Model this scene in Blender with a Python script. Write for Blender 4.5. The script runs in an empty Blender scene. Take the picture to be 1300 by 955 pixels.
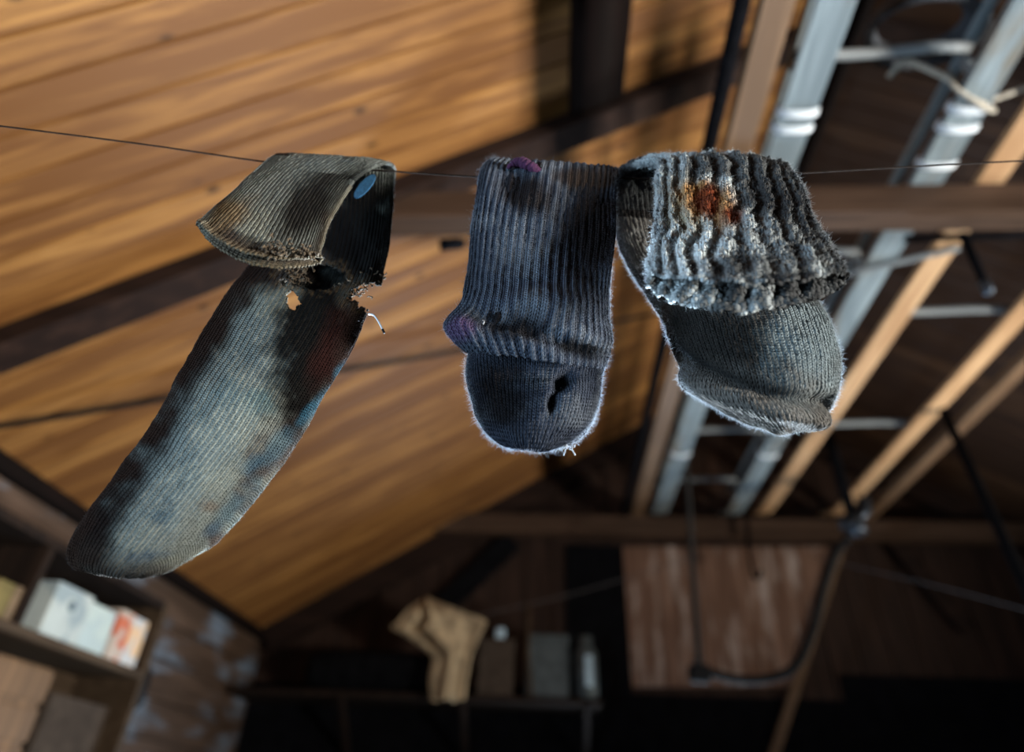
import bpy, math, random
import numpy as np
from mathutils import Vector, Matrix, noise as mnoise

random.seed(7); rng = np.random.default_rng(7)
COL = bpy.context.scene.collection
SC = bpy.context.scene
H0 = 1.5                                   # camera height above the floor

# ------------------------------------------------------------------ camera
F, CX, CY = 820.0, 650.0, 432.0            # focal length (px) and principal point in the 1300x955 frame
def nrm(v): v = np.asarray(v, float); return v/np.linalg.norm(v)
CD = nrm((50, 618, F)); CXX = nrm((1, 0, -50/F)); CU = np.cross(CXX, CD)
if CU[1] > 0: CU = -CU
def ray(px, py):
    c = np.array((px-CX, py-CY, F)); return np.array((c@CXX, c@CD, c@CU))
def PY(px, py, Y):                          # point on the vertical plane Y
    r = ray(px, py); p = r*(Y/r[1]); return np.array((p[0], p[1], p[2]+H0))
def PX(px, py, X):
    r = ray(px, py); p = r*(X/r[0]); return np.array((p[0], p[1], p[2]+H0))
def PZ(px, py, z):                          # point at height z above the floor
    r = ray(px, py); p = r*((z-H0)/r[2]); return np.array((p[0], p[1], p[2]+H0))

cam = bpy.data.cameras.new('camera'); camo = bpy.data.objects.new('camera', cam); COL.objects.link(camo)
def w(c): c = np.array(c, float); return (c@CXX, c@CD, c@CU)
ax, ay, az = w((1,0,0)), w((0,-1,0)), w((0,0,-1))
camo.matrix_world = Matrix(((ax[0],ay[0],az[0],0),(ax[1],ay[1],az[1],0),(ax[2],ay[2],az[2],H0),(0,0,0,1)))
cam.sensor_width = 36; cam.lens = 36*F/1300; cam.shift_y = -45.5/1300
cam.clip_start = .02; cam.clip_end = 60
cam.dof.use_dof = True; cam.dof.focus_distance = .565; cam.dof.aperture_fstop = 2.0
SC.camera = camo

# ------------------------------------------------------------------ helpers
def link_mesh(name, V, Fs, mat=None, parent=None, smooth=False):
    me = bpy.data.meshes.new(name); me.from_pydata([tuple(v) for v in V], [], [tuple(f) for f in Fs])
    me.update()
    if smooth: me.polygons.foreach_set('use_smooth', [True]*len(me.polygons))
    o = bpy.data.objects.new(name, me); COL.objects.link(o)
    if mat: me.materials.append(mat)
    if parent: o.parent = parent
    return o
def tag(o, label, cat, group=None):
    o['label'] = label; o['category'] = cat
    if group: o['group'] = group
    return o
def struct(o): o['kind'] = 'structure'; return o
def empty(name, loc, label, cat, group=None):
    o = bpy.data.objects.new(name, None); COL.objects.link(o); o.location = loc; o.empty_display_size = .05
    return tag(o, label, cat, group)
class MB:
    """collects pieces in world space; build() stores them relative to the parent empty"""
    def __init__(s): s.V = []; s.F = []
    def add(s, V, Fs):
        n = len(s.V); s.V += [tuple(v) for v in V]; s.F += [tuple(i+n for i in f) for f in Fs]; return s
    def box(s, a, b, bev=.0):
        a = np.minimum(a, b)*1.0, np.maximum(a, b)*1.0
        lo, hi = a; c = (lo+hi)/2; h = (hi-lo)/2
        return s.obox(c, (1,0,0), (0,1,0), (0,0,1), h, bev)
    def obox(s, c, ux, uy, uz, h, bev=0.):
        c = np.asarray(c, float); U = [np.asarray(u, float) for u in (ux, uy, uz)]
        bev = min(bev, .45*min(h)*2)
        if bev <= 0:
            V = [c + U[0]*h[0]*i + U[1]*h[1]*j + U[2]*h[2]*k for i in (-1,1) for j in (-1,1) for k in (-1,1)]
            Fs = [(0,1,3,2),(4,6,7,5),(0,4,5,1),(2,3,7,6),(0,2,6,4),(1,5,7,3)]
            return s.add(V, Fs)
        V = []; idx = {}
        for i in (-1,1):
            for j in (-1,1):
                for k in (-1,1):
                    sg = (i,j,k)
                    for a in range(3):
                        p = c.copy()
                        for b in range(3): p = p + U[b]*sg[b]*(h[b] if b == a else h[b]-bev)
                        idx[(sg,a)] = len(V); V.append(p)
        Fs = []
        for a in range(3):
            b, d = (a+1)%3, (a+2)%3
            for sa in (-1,1):
                q = []
                for sb, sd in ((-1,-1),(1,-1),(1,1),(-1,1)):
                    sg = [0,0,0]; sg[a]=sa; sg[b]=sb; sg[d]=sd; q.append(idx[(tuple(sg),a)])
                Fs.append(q if sa > 0 else q[::-1])
            for sb in (-1,1):
                for sd in (-1,1):
                    q = []
                    for sa, ff in ((-1,b),(1,b),(1,d),(-1,d)):
                        sg = [0,0,0]; sg[a]=sa; sg[b]=sb; sg[d]=sd; q.append(idx[(tuple(sg),ff)])
                    Fs.append(q if sb*sd < 0 else q[::-1])
        for i in (-1,1):
            for j in (-1,1):
                for k in (-1,1):
                    q = [idx[((i,j,k),a)] for a in range(3)]
                    Fs.append(q if i*j*k > 0 else q[::-1])
        return s.add(V, Fs)
    def bar(s, p, q, wd, th, up=(0,0,1), bev=.003, nseg=1):
        """board from p to q; wd across, th along up"""
        p, q = np.asarray(p, float), np.asarray(q, float); d = nrm(q-p)
        sx = nrm(np.cross(d, up)); uu = np.cross(sx, d)
        return s.obox((p+q)/2, sx, d, uu, (wd/2, np.linalg.norm(q-p)/2, th/2), bev)
    def tube(s, pts, r, n=10, closed=False, cap=True):
        pts = [np.asarray(p, float) for p in pts]; m = len(pts)
        rr = r if hasattr(r, '__len__') else [r]*m
        T = []
        for i in range(m):
            a = pts[i-1] if (i > 0 or closed) else pts[i]; b = pts[(i+1) % m] if (i < m-1 or closed) else pts[i]
            T.append(nrm(b-a))
        ref = np.array((0,0,1.)) if abs(T[0][2]) < .9 else np.array((1.,0,0))
        N = nrm(np.cross(T[0], ref)); V = []
        for i in range(m):
            N = nrm(N - T[i]*(N@T[i])); B = np.cross(T[i], N)
            for k in range(n):
                a = 2*math.pi*k/n; V.append(pts[i] + rr[i]*(math.cos(a)*N + math.sin(a)*B))
        Fs = []
        for i in range(m if closed else m-1):
            j = (i+1) % m
            for k in range(n):
                l = (k+1) % n; Fs.append((i*n+k, i*n+l, j*n+l, j*n+k))
        if cap and not closed:
            Fs.append(tuple(range(n))[::-1]); Fs.append(tuple((m-1)*n+k for k in range(n)))
        return s.add(V, Fs)
    def build(s, name, mat, parent=None, smooth=False):
        V = np.array(s.V)
        if parent is not None: V = V - np.array(parent.location)
        o = link_mesh(name, V, s.F, mat, parent, smooth)
        if not parent:                       # origin at the thing's middle
            c = (V.min(0)+V.max(0))/2
            o.data.transform(Matrix.Translation(-Vector(c))); o.location = c
        return o
def spl(pts, n):
    """Catmull-Rom through pts, n samples (pts: m x k)"""
    P = np.asarray(pts, float); m = len(P); t = np.linspace(0, m-1, n); i = np.clip(t.astype(int), 0, m-2); f = (t-i)[:, None]
    p0 = P[np.maximum(i-1, 0)]; p1 = P[i]; p2 = P[i+1]; p3 = P[np.minimum(i+2, m-1)]
    return .5*((2*p1) + (p2-p0)*f + (2*p0-5*p1+4*p2-p3)*f*f + (-p0+3*p1-3*p2+p3)*f**3)
def smooth3(t, a, b): x = np.clip((t-a)/(b-a), 0, 1); return x*x*(3-2*x)
def lattice(shape, seed):
    return np.random.default_rng(seed).random(shape)
def vnoise(x, y, seed=0, period=None):
    """smooth value noise, vectorised, 0..1"""
    L = lattice((256, 256), seed)
    xi = np.floor(x).astype(int); yi = np.floor(y).astype(int); fx = x-xi; fy = y-yi
    fx = fx*fx*(3-2*fx); fy = fy*fy*(3-2*fy)
    X = (lambda a: a % period) if period else (lambda a: a % 256)
    a = L[X(xi), yi % 256]; b = L[X(xi+1), yi % 256]; c = L[X(xi), (yi+1) % 256]; d = L[X(xi+1), (yi+1) % 256]
    return (a*(1-fx)+b*fx)*(1-fy) + (c*(1-fx)+d*fx)*fy
def fbm(x, y, seed=0, oct=4, period=None):
    s = 0; a = .5
    for k in range(oct):
        s = s + a*vnoise(x*2**k, y*2**k, seed+k, period*2**k if period else None); a *= .5
    return s/(1-.5**oct)

# ------------------------------------------------------------------ materials
def newmat(name):
    m = bpy.data.materials.new(name); m.use_nodes = True; nt = m.node_tree; nt.nodes.clear()
    out = nt.nodes.new('ShaderNodeOutputMaterial'); b = nt.nodes.new('ShaderNodeBsdfPrincipled')
    nt.links.new(b.outputs[0], out.inputs[0]); return m, nt, b
def N(nt, t, **kw):
    n = nt.nodes.new(t)
    for k, v in kw.items():
        if k.startswith('i_'):
            key = k[2:]; key = int(key) if key.isdigit() else key
            n.inputs[key].default_value = v
        else: setattr(n, k, v)
    return n
def ramp(nt, fac, stops):
    r = nt.nodes.new('ShaderNodeValToRGB'); e = r.color_ramp.elements
    while len(e) < len(stops): e.new(.5)
    for x, (p, c) in zip(e, stops): x.position = p; x.color = (*c, 1)
    nt.links.new(fac, r.inputs[0]); return r
def plain(name, col, rough=.6, metal=0., var=.25, scale=20., bump=.1, spec=.5):
    m, nt, b = newmat(name); tc = N(nt, 'ShaderNodeTexCoord')
    n = N(nt, 'ShaderNodeTexNoise', i_Scale=scale, i_Detail=5.); nt.links.new(tc.outputs['Object'], n.inputs['Vector'])
    c = np.array(col); r = ramp(nt, n.outputs[0], [(.3, c*(1-var)), (.7, np.minimum(c*(1+var), 1))])
    nt.links.new(r.outputs[0], b.inputs['Base Color']); b.inputs['Roughness'].default_value = rough; b.inputs['Metallic'].default_value = metal
    b.inputs['Specular IOR Level'].default_value = spec
    if bump:
        bp = N(nt, 'ShaderNodeBump', i_Strength=bump, i_Distance=.002); nt.links.new(n.outputs[0], bp.inputs['Height']); nt.links.new(bp.outputs[0], b.inputs['Normal'])
    return m
def wood(name, dark, mid, light, axis=0, rough=.45, scale=1., knots=False, tone=None, coat=0., bump=.25, patch_col=None, spec=.5):
    """grain runs along object axis `axis`"""
    m, nt, b = newmat(name); L = nt.links; tc = N(nt, 'ShaderNodeTexCoord')
    def mp(long, cross):
        v = [cross*scale]*3; v[axis] = long*scale
        k = N(nt, 'ShaderNodeMapping'); k.inputs['Scale'].default_value = v; return k
    vec = tc.outputs['Object']
    if tone:                                 # every plank has its own piece of grain
        at = N(nt, 'ShaderNodeAttribute', attribute_name=tone)
        sc = N(nt, 'ShaderNodeVectorMath', operation='SCALE'); sc.inputs[0].default_value = (7.3, 3.1, 5.7); L.new(at.outputs['Fac'], sc.inputs['Scale'])
        ad = N(nt, 'ShaderNodeVectorMath', operation='ADD'); L.new(vec, ad.inputs[0]); L.new(sc.outputs[0], ad.inputs[1]); vec = ad.outputs[0]
    m1 = mp(1.1, 14.); L.new(vec, m1.inputs[0])
    n1 = N(nt, 'ShaderNodeTexNoise', i_Scale=1.6, i_Detail=6., i_Roughness=.6, i_Distortion=.6); L.new(m1.outputs[0], n1.inputs['Vector'])
    m2 = mp(4., 160.); L.new(vec, m2.inputs[0])
    n2 = N(nt, 'ShaderNodeTexNoise', i_Scale=1., i_Detail=3.); L.new(m2.outputs[0], n2.inputs['Vector'])
    mx = N(nt, 'ShaderNodeMath', operation='MULTIPLY_ADD'); L.new(n2.outputs[0], mx.inputs[0]); mx.inputs[1].default_value = .03; 
    m3 = N(nt, 'ShaderNodeMath', operation='MULTIPLY'); L.new(n1.outputs[0], m3.inputs[0]); m3.inputs[1].default_value = .7
    L.new(m3.outputs[0], mx.inputs[2]); fac = mx.outputs[0]
    if tone:
        t2 = N(nt, 'ShaderNodeMath', operation='MULTIPLY_ADD'); L.new(at.outputs['Fac'], t2.inputs[0]); t2.inputs[1].default_value = .18; L.new(fac, t2.inputs[2])
        t3 = N(nt, 'ShaderNodeMath', operation='SUBTRACT'); L.new(t2.outputs[0], t3.inputs[0]); t3.inputs[1].default_value = .09; fac = t3.outputs[0]
    r = ramp(nt, fac, [(.34, dark), (.5, mid), (.66, light)]); colr = r.outputs[0]
    if knots:
        m4 = mp(4.6, 9.); L.new(vec, m4.inputs[0])
        vo = N(nt, 'ShaderNodeTexVoronoi', i_Scale=1.); L.new(m4.outputs[0], vo.inputs['Vector'])
        kr = ramp(nt, vo.outputs['Distance'], [(.04, (.0,)*3), (.13, (1.,)*3)])
        mk = N(nt, 'ShaderNodeMix', data_type='RGBA'); L.new(kr.outputs[0], mk.inputs[0])
        mk.inputs[6].default_value = (*np.array(dark)*.25, 1); L.new(colr, mk.inputs[7]); colr = mk.outputs[2]
    if patch_col is not None:                  # patches of worn surface, and of cold glow on the left wall
        m5 = mp(1.2, 5.); L.new(vec, m5.inputs[0])
        nw = N(nt, 'ShaderNodeTexNoise', i_Scale=1.5, i_Detail=7., i_Roughness=.65); L.new(m5.outputs[0], nw.inputs['Vector'])
        wr = ramp(nt, nw.outputs[0], [(.52, (0,)*3), (.68, (1.,)*3)])
        mw = N(nt, 'ShaderNodeMix', data_type='RGBA'); L.new(wr.outputs[0], mw.inputs[0]); L.new(colr, mw.inputs[6]); mw.inputs[7].default_value = (*patch_col, 1); colr = mw.outputs[2]
    L.new(colr, b.inputs['Base Color'])
    rr = N(nt, 'ShaderNodeMapRange'); L.new(n1.outputs[0], rr.inputs[0]); rr.inputs[3].default_value = rough-.1; rr.inputs[4].default_value = rough+.15
    L.new(rr.outputs[0], b.inputs['Roughness']); b.inputs['Coat Weight'].default_value = coat; b.inputs['Coat Roughness'].default_value = .35
    b.inputs['Specular IOR Level'].default_value = spec
    bp = N(nt, 'ShaderNodeBump', i_Strength=bump, i_Distance=.003); L.new(fac, bp.inputs['Height']); L.new(bp.outputs[0], b.inputs['Normal'])
    return m
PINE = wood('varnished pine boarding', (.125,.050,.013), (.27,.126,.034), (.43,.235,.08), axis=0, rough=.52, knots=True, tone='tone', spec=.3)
PINE_R = wood('shaded pine boarding', (.028,.013,.007), (.06,.03,.015), (.11,.058,.028), axis=0, spec=.2, rough=.6, knots=True, tone='tone')  # same pine, darkened so the colour carries the right slope's shade
BEAM = wood('brown beam timber', (.045,.024,.014), (.085,.048,.03), (.14,.085,.055), axis=0, spec=.25, rough=.6)
BEAM_Y = wood('dark brown timber', (.004,.002,.0014), (.009,.004,.003), (.016,.007,.005), axis=1, spec=.1, rough=.8)
DARKW = wood('dark stained boarding', (.012,.007,.005), (.025,.014,.009), (.045,.026,.018), axis=2, spec=.15, rough=.75)
DARKX = wood('dark rafter timber', (.014,.007,.005), (.030,.015,.010), (.055,.029,.019), axis=0, spec=.15, rough=.7)
GABLE = wood('brown gable boarding', (.024,.012,.008), (.05,.025,.016), (.085,.045,.03), axis=2, spec=.2, rough=.65)
WALLW = wood('left wall boarding with cold glow', (.055,.032,.02), (.105,.062,.04), (.16,.10,.068), axis=1, rough=.5, patch_col=(.16,.21,.27))  # bluish patches put cold window light into the colour
LATH = wood('bare honey pine', (.42,.24,.12), (.66,.43,.24), (.80,.60,.38), axis=1, rough=.5)
LATH_D = wood('tan plank wood', (.12,.066,.033), (.20,.115,.06), (.29,.18,.10), axis=1, rough=.6)
ASH = wood('grey weathered ash', (.14,.175,.195), (.27,.325,.35), (.44,.52,.56), axis=1, rough=.55, spec=.3, patch_col=(.15,.12,.085))
ASH_X = wood('grey weathered ash crosswise', (.14,.155,.165), (.23,.25,.26), (.34,.36,.37), axis=0, rough=.55)
PANEL = wood('scuffed brown panel', (.14,.070,.043), (.27,.15,.10), (.44,.30,.22), axis=2, rough=.45, patch_col=(.46,.36,.31))
SHELFW = wood('brown shelf wood', (.045,.028,.016), (.08,.052,.031), (.12,.08,.05), spec=.2, axis=1, rough=.6)
CRATEW = wood('orange crate wood', (.13,.07,.03), (.24,.13,.06), (.36,.22,.11), axis=2, rough=.6)
IRON = plain('blackened iron', (.004,.004,.005), .9, .0, .4, 30, spec=.03)
IRONB = plain('dull blue grey iron', (.06,.075,.10), .35, .7, .4, 25)
RUBBER = plain('black rubber', (.005,.005,.006), .6, 0, .3, 30, spec=.15)
MATT_BLACK = plain('matt black', (.004,.004,.005), .95, 0, .4, 12, spec=.05)  # bedroll black; also painted shade for the recess and lower far wall
DUST = plain('dusty dark canvas', (.035,.038,.045), .85, 0, .5, 14, .3)
LASH = plain('white cord lashing', (.60,.64,.68), .7, 0, .15, 60)
ROPE = plain('hemp rope', (.38,.34,.28), .85, 0, .25, 90, .3)
CORD = plain('dark cord', (.008,.007,.007), .8, 0, .3, 60)
GREYC = plain('thin grey cord', (.10,.09,.09), .8, 0, .3, 60)
WIRE = plain('rusty line wire', (.012,.008,.006), .9, 0, .4, 200, spec=.05)
HIDE = plain('stained buff cloth', (.36,.27,.165), .9, 0, .45, 14, .4)
TIN = plain('grey green tin', (.065,.08,.085), .5, .3, .35, 15)
GLASSY = plain('pale blue enamel', (.42,.56,.66), .25, 0, .2, 15)
BROWNBOX = plain('brown cardboard', (.055,.04,.03), .85, 0, .3, 20, spec=.15)
FLOORM = wood('floor boards', (.03,.02,.014), (.05,.034,.024), (.075,.052,.036), axis=1, rough=.8)

# ------------------------------------------------------------------ room
YN, YF = -3.2, 4.5                           # rear and far wall
EAVE = PY(330, 800, YF-.10); EX, EZ = EAVE[0], EAVE[2]
SL = .60; ANG = math.atan(SL); RX = 1.28; RZ = EZ + SL*(RX-EX); RIGHTX = 2*RX-EX
HL = math.hypot(RX-EX, RZ-EZ)
TIE_Z = PY(1150, 690, YF-.12)[2]             # underside of the ties
TIE_H, TIE_W = .125, .085
YT = (TIE_Z-H0)/1.045                        # near tie (rear arris)

def boarding(name, origin, xdir, mat, wd=.105, length=HL, y0=YN, y1=YF, flip=1, kind=True):
    """tongue-and-groove boards running along local x, laid side by side along y"""
    n = int(math.ceil((y1-y0)/wd)); V = []; Fs = []; tone = []; g = .006; d = .008
    for j in range(n):
        a = y0+j*wd; b = min(a+wd, y1); t = random.random()
        prof = [(a, d), (a+.0015, d), (a+g, 0), (b-g, 0), (b-.0015, d), (b, d)]
        k = len(V)
        for x in (0, length): V += [(x, y, z*flip) for y, z in prof]
        for i in range(5): Fs.append((k+i, k+i+1, k+6+i+1, k+6+i)); tone.append(t)
    k = len(V); T = .035*flip
    V += [(0,y0,T),(length,y0,T),(length,y1,T),(0,y1,T)]; Fs.append((k,k+1,k+2,k+3)); tone.append(.5)
    o = link_mesh(name, V, Fs, mat)
    at = o.data.attributes.new('tone', 'FLOAT', 'FACE'); at.data.foreach_set('value', tone)
    xd = Vector(xdir).normalized(); yd = Vector((0,1,0)); zd = xd.cross(yd)
    M = Matrix((xd, yd, zd)).transposed().to_4x4(); M.translation = Vector(origin); o.matrix_world = M
    return struct(o)
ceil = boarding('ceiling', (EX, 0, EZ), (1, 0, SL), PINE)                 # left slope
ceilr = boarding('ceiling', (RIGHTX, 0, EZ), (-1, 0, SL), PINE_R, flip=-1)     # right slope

def wall(name, lo, hi, mat): return struct(MB().box(np.array(lo), np.array(hi)).build(name, mat))
struct(MB().box(np.array((EX-.1, YN-.1, -.06)), np.array((RIGHTX+.1, YF+.1, 0))).build('floor', FLOORM))
# left wall: horizontal boards in one mesh
LY0, LY1, LZ0, LZ1 = -1.05, -.15, .88, 1.76
mb = MB(); z = 0.; k = 0
while z < EZ-.005:
    h = min(.16, EZ-z) if not (z < LZ0-.005 and z+.16 > LZ0-.005) else LZ0-z
    if z < LZ1-.005 and z+h > LZ1: h = LZ1-z
    for y0, y1 in (((YN, LY0), (LY1, YF)) if LZ0-.01 < z < LZ1-.01 else ((YN, YF),)):
        mb.box((EX-.03, y0, z), (EX-(.001 if k % 2 else .0), y1, z+h-.004), .004)
    z += h; k += 1
struct(mb.build('wall_left', WALLW))
# right wall with its window opening
WY0, WY1, WZ0, WZ1 = -1.25, -.15, .75, 1.50
VY0, VY1, VZ0, VZ1 = 1.55, 2.35, .70, 1.35  # second opening, added for the fill light on the right bars
mb = MB()
for lo, hi in (((RIGHTX, YN, 0), (RIGHTX+.06, WY0, EZ)), ((RIGHTX, WY1, 0), (RIGHTX+.06, VY0, EZ)), ((RIGHTX, VY1, 0), (RIGHTX+.06, YF, EZ)), ((RIGHTX, VY0, 0), (RIGHTX+.06, VY1, VZ0)), ((RIGHTX, VY0, VZ1), (RIGHTX+.06, VY1, EZ)),
               ((RIGHTX, WY0, 0), (RIGHTX+.06, WY1, WZ0)), ((RIGHTX, WY0, WZ1), (RIGHTX+.06, WY1, EZ))): mb.box(lo, hi)
struct(mb.build('wall_right', DARKW))
# rear wall with window opening, pentagon gable above
BX0, BX1, BZ0, BZ1 = -1.1, .3, .75, 1.95
mb = MB()
for lo, hi in (((EX, YN-.06, 0), (BX0, YN, EZ)), ((BX1, YN-.06, 0), (RIGHTX, YN, EZ)), ((BX0, YN-.06, 0), (BX1, YN, BZ0)), ((BX0, YN-.06, BZ1), (BX1, YN, EZ))): mb.box(lo, hi)
def gable_tri(mb, y0, y1): mb.add([(EX,y0,EZ),(RIGHTX,y0,EZ),(RX,y0,RZ),(EX,y1,EZ),(RIGHTX,y1,EZ),(RX,y1,RZ)], [(0,1,2),(5,4,3),(0,3,4,1),(1,4,5,2),(2,5,3,0)])
gable_tri(mb, YN-.06, YN); struct(mb.build('wall_back', DARKW))
# far gable wall: low window opening (below the picture), vertical boarding above
FX0, FX1, FZ0, FZ1 = .15, 1.75, .55, 1.30
mb = MB()
for lo, hi in (((EX, YF, 0), (FX0, YF+.06, EZ)), ((FX1, YF, 0), (RIGHTX, YF+.06, EZ)), ((FX0, YF, 0), (FX1, YF+.06, FZ0)), ((FX0, YF, FZ1), (FX1, YF+.06, EZ))): mb.box(lo, hi)
gable_tri(mb, YF, YF+.06)
x = EX
while x < RIGHTX-.01:                        # cover boards of the gable
    b = min(x+.19, RIGHTX); zt = lambda q: EZ+SL*(min(q-EX, RIGHTX-q))-.01
    a0, a1 = zt(x+.004), zt(b-.004); zb = 1.56
    mb.add([(x+.004,YF-.02,zb),(b-.004,YF-.02,zb),(b-.004,YF-.02,a1),(x+.004,YF-.02,a0),(x+.004,YF,zb),(b-.004,YF,zb),(b-.004,YF,a1),(x+.004,YF,a0)],
           [(0,1,2,3),(0,4,5,1),(1,5,6,2),(3,7,4,0),(2,6,7,3)]); x = b
struct(mb.build('wall_far', GABLE))
# windows: frame, glazing bars and pane
def glass_mat():
    m, nt, b = newmat('window glass'); nt.nodes.remove(b); out = [n for n in nt.nodes if n.type == 'OUTPUT_MATERIAL'][0]
    t = N(nt, 'ShaderNodeBsdfTransparent'); t.inputs[0].default_value = (.93,.97,1,1); g = N(nt, 'ShaderNodeBsdfGlossy', i_Roughness=.05)
    mx = N(nt, 'ShaderNodeMixShader'); mx.inputs[0].default_value = .06
    nt.links.new(t.outputs[0], mx.inputs[1]); nt.links.new(g.outputs[0], mx.inputs[2]); nt.links.new(mx.outputs[0], out.inputs[0]); return m
GLASS = glass_mat()
def window(name, c, u, wd, ht, nx, nz):
    u = np.array(u, float); c = np.array(c, float); nrm_ = np.cross(u, (0,0,1)); mb = MB(); t = .05
    for s in (-1, 1):
        mb.obox(c+u*s*(wd/2-t/2), u, nrm_, (0,0,1), (t/2, .04, ht/2), .004); mb.obox(c+np.array((0,0,s*(ht/2-t/2))), u, nrm_, (0,0,1), (wd/2-t, .04, t/2), .004)
    for i in range(1, nx): mb.obox(c+u*(-wd/2+wd*i/nx), u, nrm_, (0,0,1), (.012, .02, ht/2-t))
    for i in range(1, nz): mb.obox(c+np.array((0,0,-ht/2+ht*i/nz)), u, nrm_, (0,0,1), (wd/2-t, .018, .012))
    o = struct(mb.build(name, SHELFW)); p = MB().obox(c, u, nrm_, (0,0,1), (wd/2-t-.002, .002, ht/2-t-.002))
    q = p.build('pane', GLASS); q.location = Vector(q.location)-Vector(o.location); q.parent = o
    return o
window('window_1', (RIGHTX+.03, (WY0+WY1)/2, (WZ0+WZ1)/2), (0,1,0), WY1-WY0, WZ1-WZ0, 2, 2)
window('window_2', ((BX0+BX1)/2, YN-.03, (BZ0+BZ1)/2), (1,0,0), BX1-BX0, BZ1-BZ0, 3, 2)
window('window_4', (EX-.03, (LY0+LY1)/2, (LZ0+LZ1)/2), (0,1,0), LY1-LY0, LZ1-LZ0, 2, 2)
window('added_window_5', (RIGHTX+.03, (VY0+VY1)/2, (VZ0+VZ1)/2), (0,1,0), VY1-VY0, VZ1-VZ0, 2, 1)  # added window around the fill light for the bars
window('window_3', ((FX0+FX1)/2, YF+.03, (FZ0+FZ1)/2), (1,0,0), FX1-FX0, FZ1-FZ0, 3, 1)

def PR(px, py, fr=1.):                       # point at fraction fr of the way to the left roof slope
    r = ray(px, py); t = (EZ-SL*EX-H0)/(r[2]-SL*r[0]); return r*t*fr+np.array((0, 0, H0))
# eave cornice, ties, rafters
def local_struct(name, mb, mat): return struct(mb.build(name, mat))
local_struct('trim_1', MB().bar((EX+.028, YN, EZ-.035), (EX+.028, YF-.06, EZ-.035), .05, .055, bev=.006), BEAM_Y)
def tie(name, yb):
    zr = TIE_Z+TIE_H; xa = EX+(TIE_Z-EZ)/SL+.01; xb = RIGHTX-(TIE_Z-EZ)/SL-.01
    xa2 = EX+(zr-EZ)/SL+.01; xb2 = RIGHTX-(zr-EZ)/SL-.01; V = []
    for y in (yb-TIE_W, yb): V += [(xa,y,TIE_Z),(xb,y,TIE_Z),(xb2,y,zr),(xa2,y,zr)]
    return struct(MB().add(V, [(0,1,2,3),(7,6,5,4),(0,4,5,1),(1,5,6,2),(2,6,7,3),(3,7,4,0)]).build(name, BEAM))
tie('trim_2', YT); tie('trim_3', YF-.12)
def rafter(name, yb, th, wd, left=True, mat=DARKX):
    s = 1 if left else -1; x0 = EX if left else RIGHTX; nx, nz = s*math.sin(ANG), -math.cos(ANG); e = .002
    a = np.array((x0+s*.02, 0, EZ+.012)); b = np.array((RX-s*.01, 0, RZ-.006)); n = np.array((nx, 0, nz)); V = []
    for y in (yb-wd, yb):
        for p, q in ((a, e), (b, e), (b, th), (a, th)): v = p+n*q; v[1] = y; V.append(v)
    Fs = [(0,1,2,3),(7,6,5,4),(0,4,5,1),(1,5,6,2),(2,6,7,3),(3,7,4,0)]
    return struct(MB().add(V, Fs).build(name, mat))
rafter('trim_4', YT-.005, .075, .11); rafter('trim_5', YF-.03, .15, .09)
rafter('trim_6', YT-.005, .075, .11, False); rafter('trim_7', YF-.03, .15, .09, False)
# dark diagonal board under the far rafter, ridge board
local_struct('trim_8', MB().bar(PY(652, 686, YF-.07), PY(540, 790, YF-.07), .14, .05, up=(0,1,0), bev=.004), MATT_BLACK)
local_struct('trim_9', MB().bar((RX, YN, RZ-.09), (RX, YF-.15, RZ-.09), .035, .14, bev=.004), BEAM_Y)
# black board in place of a shaded recess beside the panel and the diagonal post on the right of the far gable
local_struct('trim_10', MB().box(PY(718, 694, YF-.035)-np.array((0,0,.9)), PY(790, 694, YF-.02)), MATT_BLACK)
local_struct('trim_11', MB().bar(PY(1105, 655, YF-.06), PY(1228, 800, YF-.06), .10, .05, up=(0,1,0), bev=.004), DARKX)
# added black sheet that keeps the lower far wall dark, around the window
mb = MB(); mb.box((EX+.01, YF-.025, .0), (FX0, YF-.001, PY(500, 872, YF)[2])); mb.box((FX1, YF-.025, 0), (RIGHTX-.01, YF-.001, PY(500, 840, YF)[2])); mb.box((FX0, YF-.025, FZ1), (FX1, YF-.001, PY(500, 872, YF)[2]))
local_struct('trim_12', mb, MATT_BLACK)

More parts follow.
